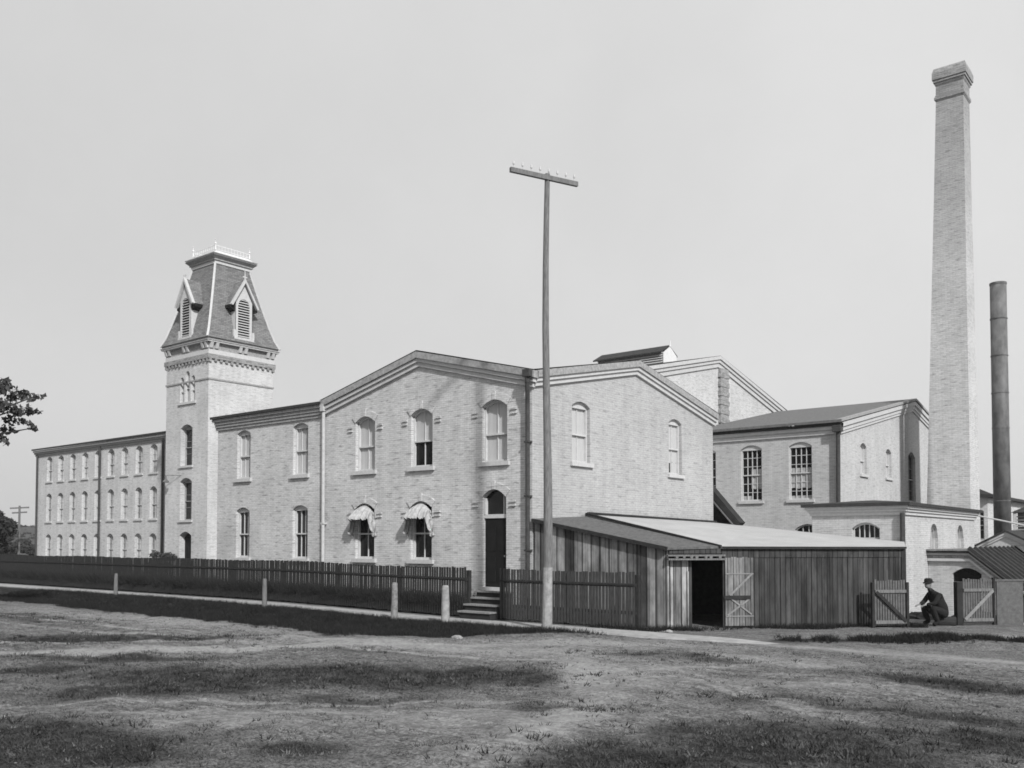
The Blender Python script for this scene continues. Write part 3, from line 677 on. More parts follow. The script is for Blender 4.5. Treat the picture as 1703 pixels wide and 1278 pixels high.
g = G(); g.prism([(-8.94, 23.65, 12.2), (-8.94, 25.15, 12.2), (-8.94, 25.15, 12.86), (-8.94, 24.4, 13.3), (-8.94, 23.65, 12.86)], (.05, 0, 0)); g.tube((-8.9, 24.4, 13.3), (-8.9, 24.4, 13.7), .05, .015, 8); g.build("gable_end", "white_paint", mo)

# ============================================================ TOWER
TC = Vector((-34.95, 12.55, 0)); H = 2.35
TW = thing("mansard_tower", "square pale brick tower with a steep slate mansard top and louvred dormers", "tower", (TC.x, TC.y, 0))
x0, x1_, y0_, y1_ = TC.x-H, TC.x+H, TC.y-H, TC.y+H
tops = [op(-34.93, 1.3, 6.98, 9.55, .24), op(-34.93, 1.3, 3.6, 6.22, .24), op(-34.93, 1.3, -.02, 2.88, .24)]
lan = [op(-35.5, .42, 10.95, 12.55, .2, 'round'), op(-34.88, .46, 10.95, 12.88, .2, 'round'), op(-34.26, .42, 10.95, 12.55, .2, 'round')]
g = G(); wall(g, FA(y0_), [(x0, 14.4), (x1_, 14.4)], -.3, tops+lan, .45)
for a, b_ in (((x0, y0_), (x0, y1_)), ((x0, y1_), (x1_, y1_)), ((x1_, y0_), (x1_, y1_))):
    g.add([(a[0], a[1], -.3), (b_[0], b_[1], -.3), (b_[0], b_[1], 14.4), (a[0], a[1], 14.4)], [(0, 1, 2, 3)])
g.build("walls", "brick_mill", TW)
window(TW, 'A', y0_, tops[0], nv=1, nh=2, d=.36, fm='cornice_grey', tymp=1); window(TW, 'A', y0_, tops[1], nv=1, nh=2, d=.36, fm='cornice_grey', tymp=1)
g = G(); g.box(-35.55, -34.3, y0_+.36, y0_+.42, -.02, 2.6); g.build("door", "door_dark", TW)
for o in lan: window(TW, 'A', y0_, o, nv=0, nh=1, d=.1, gm='dirty_pane', sill=0, jw=.04)
g = G(); g.box(-35.85, -33.9, y0_-.09, y0_, 10.8, 10.94); g.build("sill", "stone_sill", TW)
def ring(g, h0, h1, z0, z1, c=TC):
    for s_ in (0, 1, 2, 3):
        M_ = Matrix.Rotation(math.pi/2*s_, 3, 'Z')
        pts_ = [Vector((-h1, -h1, 0)), Vector((h1, -h1, 0)), Vector((h0, -h0, 0)), Vector((-h0, -h0, 0))]
        pts_ = [M_ @ p_ for p_ in pts_]
        g.add([c+p_+Vector((0, 0, z0)) for p_ in pts_]+[c+p_+Vector((0, 0, z1)) for p_ in pts_], [(0, 1, 2, 3), (4, 5, 6, 7), (0, 1, 5, 4), (3, 2, 6, 7)])
g = G(); ring(g, H-.01, H+.05, 12.14, 12.24)
g.build("string_course", "cornice_grey", TW)
g = G(); ring(g, H-.01, H+.12, 13.42, 13.70)
for s_ in range(4):
    M_ = Matrix.Rotation(math.pi/2*s_, 3, 'Z')
    for k in range(13):
        a = M_ @ Vector((-2.3+k*.383, -H-.05, 0)); e = Vector((.08 if s_ % 2 == 0 else .06, .06 if s_ % 2 == 0 else .08, 0))
        p_ = TC+a; g.box(p_.x-e.x, p_.x+e.x, p_.y-e.y, p_.y+e.y, 13.26-(.05 if k % 4 == 0 else 0), 13.418)
g.build("corbel_table", "brick_rough", TW)
g = G(); ring(g, H-.01, H+.06, 13.702, 13.98); ring(g, H-.01, H+.26, 14.42, 14.5)
g.build("frieze", "white_trim", TW)
g = G(); ring(g, H-.01, H+.03, 13.98, 14.42); ring(g, H-.01, H+.30, 14.5, 14.56); ring(g, H-.01, H+.22, 14.56, 14.68); g.build("frieze_panel", "cornice_grey", TW)
g = G()
for s_ in range(4):
    M_ = Matrix.Rotation(math.pi/2*s_, 3, 'Z')
    for c_ in (-2.25, -1.87, -.2, .2, 1.87, 2.25):
        q_ = [M_ @ Vector((c_+a, -H-b_, 0)) for a, b_ in ((-.1, .03), (.1, .03), (.1, .24), (-.1, .24))]; q2 = [M_ @ Vector((c_+a, -H-b_, 0)) for a, b_ in ((-.1, .03), (.1, .03), (.1, .12), (-.1, .12))]
        G().hexa([TC+v+Vector((0, 0, 14.06)) for v in q2], [TC+v+Vector((0, 0, 14.418)) for v in q_]).build("bracket", "white_trim", TW)
prof = [(14.68, 2.66), (15.2, 2.42), (16.0, 2.18), (17.0, 1.92), (18.2, 1.62), (19.5, 1.32), (19.75, 1.28)]
def sq(h, z): return [TC+Vector((a*h, b_*h, z)) for a, b_ in ((-1, -1), (1, -1), (1, 1), (-1, 1))]
g = G(); vs = [v for z, h in prof for v in sq(h, z)]
g.add(vs, [(4*k+j, 4*k+(j+1) % 4, 4*k+4+(j+1) % 4, 4*k+4+j) for k in range(len(prof)-1) for j in range(4)]+[(0, 1, 2, 3)])
mz = g.build("mansard_roof", "slate", TW)
for a, b_ in ((-1, -1), (1, -1), (1, 1), (-1, 1)):
    g = G()
    for (z0, h0), (z1, h1) in zip(prof[:-1], prof[1:]): g.bar(TC+Vector((a*h0, b_*h0, z0)), TC+Vector((a*h1, b_*h1, z1)), .13, .11, (a, b_, .2))
    g.build("hip_roll", "cornice_paint", mz)
g = G(); ring(g, 1.0, 1.34, 19.7, 19.9); ring(g, .0, 1.56, 20.16, 20.24); g.build("top_cornice", "white_trim", TW)
g = G(); ring(g, 1.0, 1.42, 19.9, 19.98); 
vs = sq(1.42, 19.98)+sq(1.62, 20.16); g.add(vs, [(0, 1, 2, 3), (4, 5, 6, 7)]+[(j, (j+1) % 4, 4+(j+1) % 4, 4+j) for j in range(4)]); ring(g, 0.0, 1.62, 20.24, 20.30); g.build("top_moulding", "cornice_grey", TW)
g = G(); vs = sq(1.5, 20.3)+sq(1.2, 20.55); g.add(vs, [(4, 5, 6, 7)]+[(j, (j+1) % 4, 4+(j+1) % 4, 4+j) for j in range(4)])
g.build("deck", "white_paint", TW)
g = G(); cr = sq(1.25, 20.86)
for j in range(4):
    a, b_ = cr[j], cr[(j+1) % 4]; g.bar(a, b_, .03, .04); g.bar(a-Vector((0, 0, .24)), b_-Vector((0, 0, .24)), .03, .03)
    for k in range(11):
        p_ = a.lerp(b_, k/11); g.bar(p_-Vector((0, 0, .32)), p_+Vector((0, 0, .06 if k % 2 else .0)), .022, .022)
    g.lathe(a-Vector((0, 0, .3)), [(0, .05), (.34, .035), (.38, .08), (.42, .07), (.47, .02), (.62, .02), (.66, .05), (.7, .01)], 8)
g.build("roof_cresting", "white_paint", TW)
def dormer(s_):
    M_ = Matrix.Rotation(math.pi/2*s_, 4, 'Z'); Tt = Matrix.Translation(TC) @ M_
    def tr(g): g.v = [tuple(Tt @ Vector(v)) for v in g.v]; return g
    yf = -2.52; hw = .62
    P = lambda u, z, d=0.0: Vector((u, yf-d, z))
    o = op(0, .86, 15.02, 17.45, .43, 'round')
    g = G(); wall(g, P, [(-hw-.0, 17.25), (0, 18.35), (hw, 17.25)], 14.9, [o], .14)
    g.box(-hw, -hw+.03, yf, -1.7, 14.9, 17.25); g.box(hw-.03, hw, yf, -1.7, 14.9, 17.25)
    g.box(-hw-.14, -hw+.02, yf-.03, yf+.1, 15.0, 15.45); g.box(hw-.02, hw+.14, yf-.03, yf+.1, 15.0, 15.45); g.box(-hw-.1, hw+.1, yf-.07, yf+.1, 14.86, 15.0)
    d_ = tr(g).build("dormer", "white_trim", TW)
    g = G(); g.prism([(-1.02, yf-.16, 16.98), (0, yf-.16, 18.72), (1.02, yf-.16, 16.98), (.90, yf-.16, 16.92), (0, yf-.16, 18.48), (-.90, yf-.16, 16.92)], (0, .2, 0)); g.tube((0, yf-.06, 18.6), (0, yf-.06, 19.25), .05, .02, 8); g.box(-.16, .16, yf-.08, yf-.04, 18.82, 18.9)
    tr(g).build("bargeboard", "cornice_paint", d_)
    g = G(); g.prism([(-.98, yf+.04, 17.0), (0, yf+.04, 18.66), (.98, yf+.04, 17.0), (.88, yf+.04, 16.94), (0, yf+.04, 18.5), (-.88, yf+.04, 16.94)], (0, 1.15, 0)); tr(g).build("dormer_roof", "slate", d_)
    for q_ in (-1, 1):
        g = G(); x0, x1 = sorted((q_*.64, q_*1.0)); g.hexa([(x0, yf+.02, 16.62), (x1, yf+.02, 16.80), (x1, yf+1.0, 16.80), (x0, yf+1.0, 16.62)] if q_ > 0 else [(x0, yf+.02, 16.80), (x1, yf+.02, 16.62), (x1, yf+1.0, 16.62), (x0, yf+1.0, 16.80)], [(x0, yf+.02, 16.97), (x1, yf+.02, 16.97), (x1, yf+1.0, 16.97), (x0, yf+1.0, 16.97)]); tr(g).build("eave_shade", "door_dark", d_)  # near-black blocks put the shade under the dormer eaves into colour
    g = G(); g.add([(-.43, yf+.135, 15.02), (.43, yf+.135, 15.02)]+[(.43*math.cos(q_), yf+.135, 17.02+.43*math.sin(q_)) for q_ in np.linspace(0, math.pi, 12)], [tuple(range(14))]); tr(g).build("opening", "glass_dark", d_)
    g = G()
    for k in range(15):
        z = 15.08+k*.163; hwk = .43 if z < 17.02 else math.sqrt(max(.0, .43**2-(z-17.02)**2))
        if hwk > .1: g.hexa([(-hwk, yf+.02, z), (hwk, yf+.02, z), (hwk, yf+.12, z+.055), (-hwk, yf+.12, z+.055)], [(-hwk, yf+.02, z+.04), (hwk, yf+.02, z+.04), (hwk, yf+.12, z+.09), (-hwk, yf+.12, z+.09)])
    tr(g).build("louvres", "white_trim", d_)
for s_ in range(4): dormer(s_)
LP = thing("wall_lamp", "small dark lamp on a thin bracket beside the tower's middle window", "lamp", (-35.6, 10.2, 6.35))
g = G(); g.tube((-35.45, 10.2, 6.40), (-36.55, 9.75, 6.42), .018, n=6); g.build("bracket", "iron", LP)
g = G(); g.lathe((-36.5, 9.77, 5.98), [(0, .16), (.02, .2), (.1, .17), (.2, .06), (.4, .04)], 12); g.build("lamp_shade", "iron", LP)

# ============================================================ WEAVING BLOCK (second brick building)
WB = thing("weaving_building", "brick building with a grey shingle roof and broken multi-pane windows, between office and chimney", "building", (-2, 32.5, 0))
Xb = 1.85; a1 = [op(-4.85, 1.08, 4.25, 6.97, .2), op(-2.43, 1.08, 4.25, 6.97, .2), op(.02, 1.12, 4.25, 6.97, .2)]; a2 = [op(.35, 1.25, 1.0, 3.1, .25), op(-2.6, 1.2, 1.0, 3.0, .25)]
b1 = [op(24.1, .95, 5.55, 7.08, .2), op(28.1, .95, 5.6, 7.1, .2), op(32.3, 1.4, 4.5, 7.25, .3)]
g = G(); wall(g, FA(20.7), [(-5.98, 7.6), (Xb, 7.6)], -1.2, a1+a2, .24)
g.build("front_wall", "brick_pale", WB)
g = G(); wall(g, FB(Xb), [(20.7, 7.65), (32.5, 10.05), (44.4, 7.65)], -1.2, b1, .24); g.build("gable_wall", "brick_pale", WB)
g = G(); g.prism([(-5.97, 20.32, 7.84), (-5.97, 32.5, 10.26), (-5.97, 44.8, 7.84), (-5.97, 44.8, 7.72), (-5.97, 32.5, 10.14), (-5.97, 20.32, 7.72)], (8.05, 0, 0)); g.build("roof", "shingle", WB)
g = G(); bands(g, FA(20.7), [(-5.9, 7.72), (Xb+.2, 7.72)], [(0, .13, .22)]); g.build("gutter", "roof_dark", WB)
g = G(); bands(g, FA(20.7), [(-5.9, 7.72), (Xb+.1, 7.72)], [(.132, .3, .15), (.302, .5, .08)]); bands(g, FB(Xb), [(20.5, 7.83), (32.5, 10.22), (44.6, 7.83)], [(.12, .32, .2), (.322, .52, .12), (.522, .66, .07)]); g.build("cornice", "cornice_paint", WB)
g = G(); bands(g, FB(Xb), [(20.4, 7.87), (32.5, 10.27), (44.7, 7.87)], [(0, .118, .26)]); g.build("verge_board", "cornice_grey", WB)
W4 = dict(nv=3, nh=5, mw=.028, d=.12, tymp=1)
window(WB, 'A', 20.7, a1[0], **W4)
window(WB, 'A', 20.7, a1[1], bl=((.24, .62, .42, 1, 'dirty_pane'), (.0, .10, 0, .5, 'dirty_pane')), **W4)
window(WB, 'A', 20.7, a1[2], bl=((.22, .60, 0, 1, 'dirty_pane'), (.0, .08, 0, 1, 'dirty_pane')), **W4)
for o in a2: window(WB, 'A', 20.7, o, nv=3, nh=4, mw=.028, d=.12)
for o in b1[:2]: window(WB, 'B', Xb, o, nv=0, nh=0, gm='blind', bl=BL)
window(WB, 'B', Xb, b1[2], nv=1, nh=3, sill=0, fm='cornice_grey')
g = G(); g.tube((Xb+.02, 20.55, 7.55), (Xb-.06, 20.55, -.9), .10, n=8); g.box(Xb-.2, Xb+.2, 20.35, 20.68, 7.3, 7.6); g.build("downspout", "dark_pipe", WB)

# coal chute between office and weaving building
CH = thing("coal_chute", "dark boarded chute slanting down behind the far corner of the office", "chute", (.3, 12.4, 3.0))
G().bar((-.95, 12.35, 5.0), (.85, 12.35, 2.95), .5, .22).build("trough", "rail_wood", CH)
G().add([(-.9, 12.6, 4.6), (.7, 12.6, 2.9), (-.9, 12.6, 2.9)], [(0, 1, 2)]).build("side_boards", "rubble_mat", CH)
G().bar((-.95, 12.08, 4.72), (.85, 12.08, 2.72), .04, .05).build("edge_strip", "pole_wood", CH)

# ============================================================ ENGINE HOUSE
EH = thing("engine_house", "low square brick building with white cornice, at the foot of the tall brick chimney", "building", (5.2, 18, -.8))
Xe, Ye = 6.87, 12.7; ea = [op(5.55, 1.0, 2.05, 2.98, .22)]; eb = [op(16.72, 1.15, 1.2, 2.98, .5, 'round'), op(20.88, 1.15, 1.2, 2.98, .5, 'round')]
g = G(); wall(g, FA(Ye), [(3.57, 3.45), (Xe, 3.45)], -1.4, ea, .22)
wall(g, FB(Xe), [(Ye, 3.45), (23.4, 3.45)], -1.4, eb, .22)
g.add([(3.57, 12.7, -1.4), (3.57, 23.4, -1.4), (3.57, 23.4, 3.45), (3.57, 12.7, 3.45)], [(0, 1, 2, 3)]); g.add([(3.57, 23.4, -1.4), (Xe, 23.4, -1.4), (Xe, 23.4, 3.45), (3.57, 23.4, 3.45)], [(0, 1, 2, 3)])
g.build("walls", "brick_pale", EH)
g = G()
bands(g, FA(Ye), [(3.35, 3.66), (Xe+.2, 3.66)], [(.10, .20, .2)]); bands(g, FA(Ye), [(3.42, 3.66), (Xe+.13, 3.66)], [(.202, .30, .13)]); bands(g, FA(Ye), [(3.5, 3.66), (Xe+.07, 3.66)], [(.302, .42, .07)])
bands(g, FB(Xe), [(Ye, 3.66), (23.6, 3.66)], [(.10, .20, .2), (.202, .30, .13), (.302, .42, .07)]); g.build("cornice", "white_trim", EH)
g = G(); bt = [(3.25, 12.4, 3.56), (7.17, 12.4, 3.56), (7.17, 23.7, 3.56), (3.25, 23.7, 3.56)]; tp = [(x_, y_, 3.68) for x_, y_, _ in bt]; g.hexa(bt, tp)
g.add(tp+[(4.9, 14.6, 3.86), (5.3, 14.6, 3.86), (5.3, 21.6, 3.86), (4.9, 21.6, 3.86)], [(0, 1, 5, 4), (1, 2, 6, 5), (2, 3, 7, 6), (3, 0, 4, 7), (4, 5, 6, 7)])
g.build("roof", "roof_dark", EH)
window(EH, 'A', Ye, ea[0], nv=4, nh=1, d=.14, mw=.025); 
for o in eb: window(EH, 'B', Xe, o, nv=3, nh=0, d=.16, gm='dirty_pane', mw=.03)
G().tube((Xe+.0, Ye-.12, 3.3), (Xe+.0, Ye-.12, -.6), .09, n=8).build("downspout", "dark_pipe", EH)
EP = G(); EP.tube((7.1, 23.2, 3.42), (10.6, 23.4, 2.55), .035, n=8); solo(EP, "slanting_pipe", "pale_pipe", "thin pale pipe slanting down from the engine house eave", "pipe", loc=(7.1, 23.2, 3.42))

# ============================================================ CHIMNEY and SMOKESTACK
CX, CY = 4.18, 31.15
CHM = thing("brick_chimney", "very tall square tapering brick chimney with a corbelled cap", "chimney", (CX, CY, -.8))
def sqc(h, z, hx=0): return [Vector((CX+.34*z/25+a*h+hx, CY+b_*h, z)) for a, b_ in ((-1, -1), (1, -1), (1, 1), (-1, 1))]
def stackc(g, pr):
    vs = [v for z, h in pr for v in sqc(h, z)]; n = len(pr)
    g.add(vs, [(4*k+j, 4*k+(j+1) % 4, 4*k+4+(j+1) % 4, 4*k+4+j) for k in range(n-1) for j in range(4)]+[(0, 1, 2, 3), tuple(range(4*n-4, 4*n))])
g = G(); stackc(g, [(-1.3, 1.12), (4, 1.06), (12, .92), (20, .77), (25.85, .675)]); g.build("shaft", "brick_chimney", CHM)
g = G(); stackc(g, [(25.8, .69), (25.9, .75), (26.02, .75), (26.03, .71), (26.12, .71), (26.13, .68), (26.62, .68), (26.7, .73), (26.8, .73), (26.81, .79), (26.94, .79), (26.95, .84), (27.3, .84), (27.55, .77)]); g.build("cap", "brick_dark", CHM)
SS = thing("steel_smokestack", "dark riveted iron smokestack beside the tall brick chimney", "smokestack", (7.22, 27.6, 0))
g = G(); g.lathe((7.22, 27.6, 0), [(1.0, .382), (14.75, .362)], 32); a = g.build("barrel", "iron", SS)
for p_ in a.data.polygons: p_.use_smooth = len(p_.vertices) == 4
g = G(); g.lathe((7.22, 27.6, 0), [(14.68, .38), (14.78, .38)], 24); g.build("rim", "iron", SS)
for zz in (4.2, 7.7, 9.4, 11.2, 13.0): G().lathe((7.22, 27.6, zz), [(0, .388), (.05, .388)], 24).build("band", "iron", SS)
# low boiler gable at its foot
BG = thing("boiler_shed", "small gabled white brick shed behind the ribbed roof, at the foot of the iron smokestack", "shed", (8.0, 26.5, -.8))
G().prism([(6.95, 24, -1), (9.15, 24, -1), (9.15, 24, 2.1), (8.03, 24, 2.66), (6.95, 24, 2.1)], (0, 3.2, 0)).build("walls", "brick_pale", BG)
G().prism([(6.7, 23.8, 2.08), (8.03, 23.8, 2.80), (9.4, 23.8, 2.08), (9.4, 23.8, 2.0), (8.03, 23.8, 2.70), (6.7, 23.8, 2.0)], (0, 3.6, 0)).build("roof", "roof_dark", BG)
g = G(); bands(g, FA(24), [(6.75, 2.03), (8.03, 2.71), (9.35, 2.03)], [(0, .1, .15), (.102, .2, .08)]); g.build("bargeboard", "cornice_paint", BG)
# far building behind
FBD = thing("far_workshop", "distant pale brick workshop with a dark hipped roof, right of the smokestack", "building", (0, 45, -.8))
g = G(); o1 = op(42.6, 1.1, 2.6, 4.3, .15); wall(g, FB(4.5), [(38, 4.85), (60, 4.85)], -1.2, [op(46, 1.2, 2.6, 4.3, .15)]); wall(g, FA(38), [(-3, 4.85), (4.5, 4.85)], -1.2, [op(3.9, .8, 2.4, 4.2, .15)]); g.build("walls", "brick_mill", FBD)
window(FBD, 'B', 4.5, op(46, 1.2, 2.6, 4.3, .15), nv=1, nh=2); window(FBD, 'A', 38, op(3.9, .8, 2.4, 4.2, .15), nv=1, nh=2)
g = G(); bt = [(-3.2, 37.6, 4.85), (4.9, 37.6, 4.85), (4.9, 60.4, 4.85), (-3.2, 60.4, 4.85)]; g.hexa(bt, [(x_, y_, 5.0) for x_, y_, _ in bt]); g.prism([(-3.2, 37.6, 5.0), (4.9, 37.6, 5.0), (2.9, 38.5, 5.85), (-3.2, 38.5, 5.85)], (0, .01, 0))
g.add([(4.9, 37.6, 5.0), (4.9, 60.4, 5.0), (.8, 58, 6.0), (3.0, 39, 5.85), (-3.2, 38.5, 5.85), (-3.2, 37.6, 5.0)], [(0, 1, 2, 3), (0, 3, 4, 5)]); g.build("roof", "roof_dark", FBD)
CUP = thing("roof_cupola", "small dark louvred ventilator at the right edge, beyond the ribbed roof", "ventilator", (8.0, 30.5, 2.2))
g = G(); g.box(7.45, 9.2, 30, 31.5, -1, 3.72); g.build("body", "iron", CUP)
g = G(); 
for k in range(9): g.box(7.42, 9.22, 29.94, 29.98, 2.2+k*.16, 2.26+k*.16)
g.build("louvres", "cornice_grey", CUP)
g = G(); g.add([(7.2, 29.7, 3.72), (9.5, 29.7, 3.72), (9.5, 31.8, 3.72), (7.2, 31.8, 3.72), (8.35, 30.7, 4.35)], [(0, 1, 4), (1, 2, 4), (2, 3, 4), (3, 0, 4), (0, 1, 2, 3)]); g.build("cap_roof", "roof_dark", CUP)

# ============================================================ ANNEX with ribbed roof
AX = thing("yard_annex", "low white brick annex with arched doorway and ribbed sloping roof, by the yard gates", "building", (8.4, 20, -.8))
Ya = 15.8; da = op(8.22, 1.0, -.9, 1.30, .22); tl = [(6.88, 1.95), (8.33, 1.95), (9.88, .66)]
g = G(); wall(g, FA(Ya), [(6.88, 1.8), (8.33, 1.8), (9.88, .5)], -1.2, [da], .3); 
wall(g, FB(9.88), [(Ya, .5), (27.5, .5)], -1.2, [op(17.3, 1.0, -.7, .35, .0)], .2); g.build("walls", "brick_pale", AX)
g = G(); bands(g, FA(Ya), tl, [(.02, .10, .24)]); g.build("roof_edge", "roof_dark", AX)
g = G(); bands(g, FA(Ya), tl, [(.102, .17, .17), (.3, .40, .12)]); bands(g, FB(9.88), [(Ya-.12, .66), (27.5, .66)], [(.1, .22, .12)]); g.build("cornice", "cornice_paint", AX)
g = G(); bands(g, FA(Ya), tl, [(.172, .298, .09)]); g.build("frieze", "brick_rough", AX)
g = G(); A_, B_, C_ = (6.88, 2.0), (8.33, 2.0), (10.2, .45)
g.prism([(6.88, Ya-.28, 2.0), (8.33, Ya-.28, 2.0), (10.15, Ya-.28, .48), (10.15, Ya-.28, .42), (8.33, Ya-.28, 1.94), (6.88, Ya-.28, 1.94)], (0, 12, 0)); rf = g.build("roof", "pale_wood", AX)
g = G()
for k in range(14):
    y = Ya-.2+k*.85; g.bar((8.35, y, 2.06), (10.15, y, .56), .2, .12)
g.build("battens", "roof_dark", rf)
g = G(); g.box(7.74, 8.70, Ya+.12, Ya+.2, -.9, .78); dd_ = g.build("door", "pole_wood", AX)
g = G(); g.box(7.7, 8.74, Ya+.2, Ya+.24, .78, 1.3); g.build("transom", "glass_dark", AX)
g = G(); g.box(9.885, 9.93, 16.8, 17.8, -.7, .3); g.build("hatch", "glass_dark", AX)

# ============================================================ YARD GATES, fence panel
def gate(a, b_, label, flip, hz=(1.20, .12)):
    a = Vector(a); b_ = Vector(b_); d = (b_-a).normalized(); n = Vector((d.y, -d.x, 0)); L = (b_-a).length; z0 = gz(a.x, a.y)
    gt = thing("yard_gate", label, "gate", (a.x, a.y, z0), "pair of yard gates")
    pk = G(); k = 0.0
    def P(s_, z, o=0.0): return a+d*s_+n*o+Vector((0, 0, z0+z))
    def bx(g, s0, s1, za, zb, o0, o1): g.hexa([P(s0, za, o0), P(s1, za, o0), P(s1, za, o1), P(s0, za, o1)], [P(s0, zb, o0), P(s1, zb, o0), P(s1, zb, o1), P(s0, zb, o1)])
    while k < L-.03: bx(pk, k, k+.052, .06, 1.26+random.uniform(-.02, .02), 0, .02); k += .075
    pk.build("pickets", "screen_wood", gt)
    for ra, rb in ((.92, 1.0), (.1, .19)):
        f = G(); bx(f, 0, L, ra, rb, .022, .06); f.build("rail", "pole_wood", gt)
    f = G(); s0, s1 = (0.02, L-.02) if flip else (L-.02, .02); f.bar(P(s0, .95, .07), P(s1, .16, .07), .03, .085, n.cross(d)); f.build("brace", "rail_wood" if flip else "pale_wood", gt)
    for a0, a1, zt_, o0, o1 in (((-.1, -.03, 1.2, -.02, .07), (L+.0, L+.07, 1.2, 0, .07)) if flip else ((-.2, -.03, 1.18, -.1, .06), (L, L+.06, 1.3, -.02, .06))):
        f = G(); bx(f, a0, a1, -.3, zt_, o0, o1); f.build("post", "rail_wood", gt)
    return gt
gate((8.62, 3.72, 0), (9.22, 4.38, 0), "left yard gate of pickets with a dark diagonal brace, before the shed wall", True)
gate((10.28, 5.95, 0), (10.88, 6.6, 0), "right yard gate of pickets with a pale diagonal brace, near the crouching person", False)
g = G(); a = Vector((10.98, 6.7, 0)); b_ = Vector((11.52, 7.3, 0)); zz = gz(11.2, 7)
g.hexa([a+Vector((0, 0, zz-.3)), b_+Vector((0, 0, zz-.3)), b_+Vector((-.03, .03, zz-.3)), a+Vector((-.03, .03, zz-.3))], [a+Vector((0, 0, zz+1.2)), b_+Vector((0, 0, zz+1.2)), b_+Vector((-.03, .03, zz+1.2)), a+Vector((-.03, .03, zz+1.2))])
g.bar(a+Vector((-.3, -.3, zz+1.23)), b_+Vector((.1, .1, zz+1.23)), .05, .05)
solo(g, "board_screen", "screen_wood", "flat weathered board screen right of the yard gate with pale brace", "screen", loc=(11.2, 7, zz))

# ============================================================ CROUCHING PERSON
def skin(name, vs, es, rad, mat, parent=None, root=0, sub=2, smooth=True):
    me = bpy.data.meshes.new(name); me.from_pydata([tuple(v) for v in vs], es, [])
    o = bpy.data.objects.new(name, me); sc.collection.objects.link(o)
    md = o.modifiers.new("s", 'SKIN'); sv = me.skin_vertices[0].data
    for i, r in enumerate(rad): sv[i].radius = (r, r) if not isinstance(r, tuple) else r; sv[i].use_root = i == root
    sb = o.modifiers.new("u", 'SUBSURF'); sb.levels = sub; sb.render_levels = sub
    dg = bpy.context.evaluated_depsgraph_get(); m2 = bpy.data.meshes.new_from_object(o.evaluated_get(dg))
    bpy.data.objects.remove(o); m2.name = name
    for p_ in m2.polygons: p_.use_smooth = smooth
    m2.materials.clear(); return link(name, m2, mat, parent)
# local frame: f = facing (to the photo's left), s = sideways, u = up
pl = Vector((9.72, 5.35, 0)); pl.z = gz(pl.x, pl.y)
Fd = Vector((-math.cos(R(38.8+12)), -math.sin(R(38.8+12)), 0)); Sd = Vector((Fd.y, -Fd.x, 0))
PE = thing("person", "person in dark clothes and a hat crouching by the open yard gate", "person", tuple(pl))
def L(f, s_, u): return Fd*f+Sd*s_+Vector((0, 0, u))
V = [L(-.28, 0, .34), L(-.20, 0, .50), L(-.06, 0, .68), L(.06, 0, .84), L(.12, 0, .95), L(.16, 0, 1.02)]
E_ = [(0, 1), (1, 2), (2, 3), (3, 4), (4, 5)]; Rd = [.19, .18, .19, .18, .07, .06]
for s_ in (-1, 1):
    n0 = len(V); V += [L(-.2, .11*s_, .33), L(.24, .2*s_, .50), L(.06, .19*s_, .10), L(.22, .2*s_, .045)]; Rd += [.135, .095, .075, .055]
    E_ += [(0, n0), (n0, n0+1), (n0+1, n0+2), (n0+2, n0+3)]
    n0 = len(V); V += [L(.03, .19*s_, .84), L(.18, .24*s_, .62), L(.36, .12*s_, .58)]; Rd += [.085, .065, .05]
    E_ += [(3, n0), (n0, n0+1), (n0+1, n0+2)]
skin("body", V, E_, Rd, "dark_cloth", PE)
hc = L(.20, 0, 1.12)
g = G(); n = 18; vs = []
for i in range(13):
    th = math.pi*i/12
    for j in range(n):
        ph = 2*math.pi*j/n; x = math.sin(th)*math.cos(ph); y = math.sin(th)*math.sin(ph); z = math.cos(th)
        rf_ = .098; rs = .076; ru = .122
        ff = x*rf_; 
        if z < 0: ff *= (1+.15*z); 
        if x > .3 and -.75 < z < -.3: ff += .012
        nose = .022*math.exp(-((y/.22)**2+((z+.05)/.22)**2)) if x > 0 else 0
        eye = -.008*math.exp(-(((abs(y)-.4)/.15)**2+((z-.12)/.12)**2)) if x > 0 else 0
        vs.append(hc+L(ff+nose+eye, y*rs, z*ru))
g.add(vs, [(i*n+j, i*n+(j+1) % n, (i+1)*n+(j+1) % n, (i+1)*n+j) for i in range(12) for j in range(n)])
for s_ in (-1, 1): 
    c = hc+L(-.005, .076*s_, .0); g.bar(c+Vector((0, 0, -.03)), c+Vector((0, 0, .03)), .012, .02)
hd_ = g.build("head", "skin", PE, local=True)
for p_ in hd_.data.polygons: p_.use_smooth = True
hg = G(); vs = []; prof_h = [(.03, .135), (.045, .14), (.055, .108), (.10, .106), (.145, .09), (.158, .05)]
for z, r in prof_h:
    for j in range(20):
        q_ = 2*math.pi*j/20; vs.append(hc+L(r*1.08*math.cos(q_)-.012+z*.05, r*.92*math.sin(q_), z+.015-.02*math.cos(q_)*(r > .13)))
hg.add(vs, [(k*20+j, k*20+(j+1) % 20, (k+1)*20+(j+1) % 20, (k+1)*20+j) for k in range(5) for j in range(20)]+[tuple(range(100, 120)), tuple(range(20))]); hg.build("hat", "dark_cloth", PE, local=True)
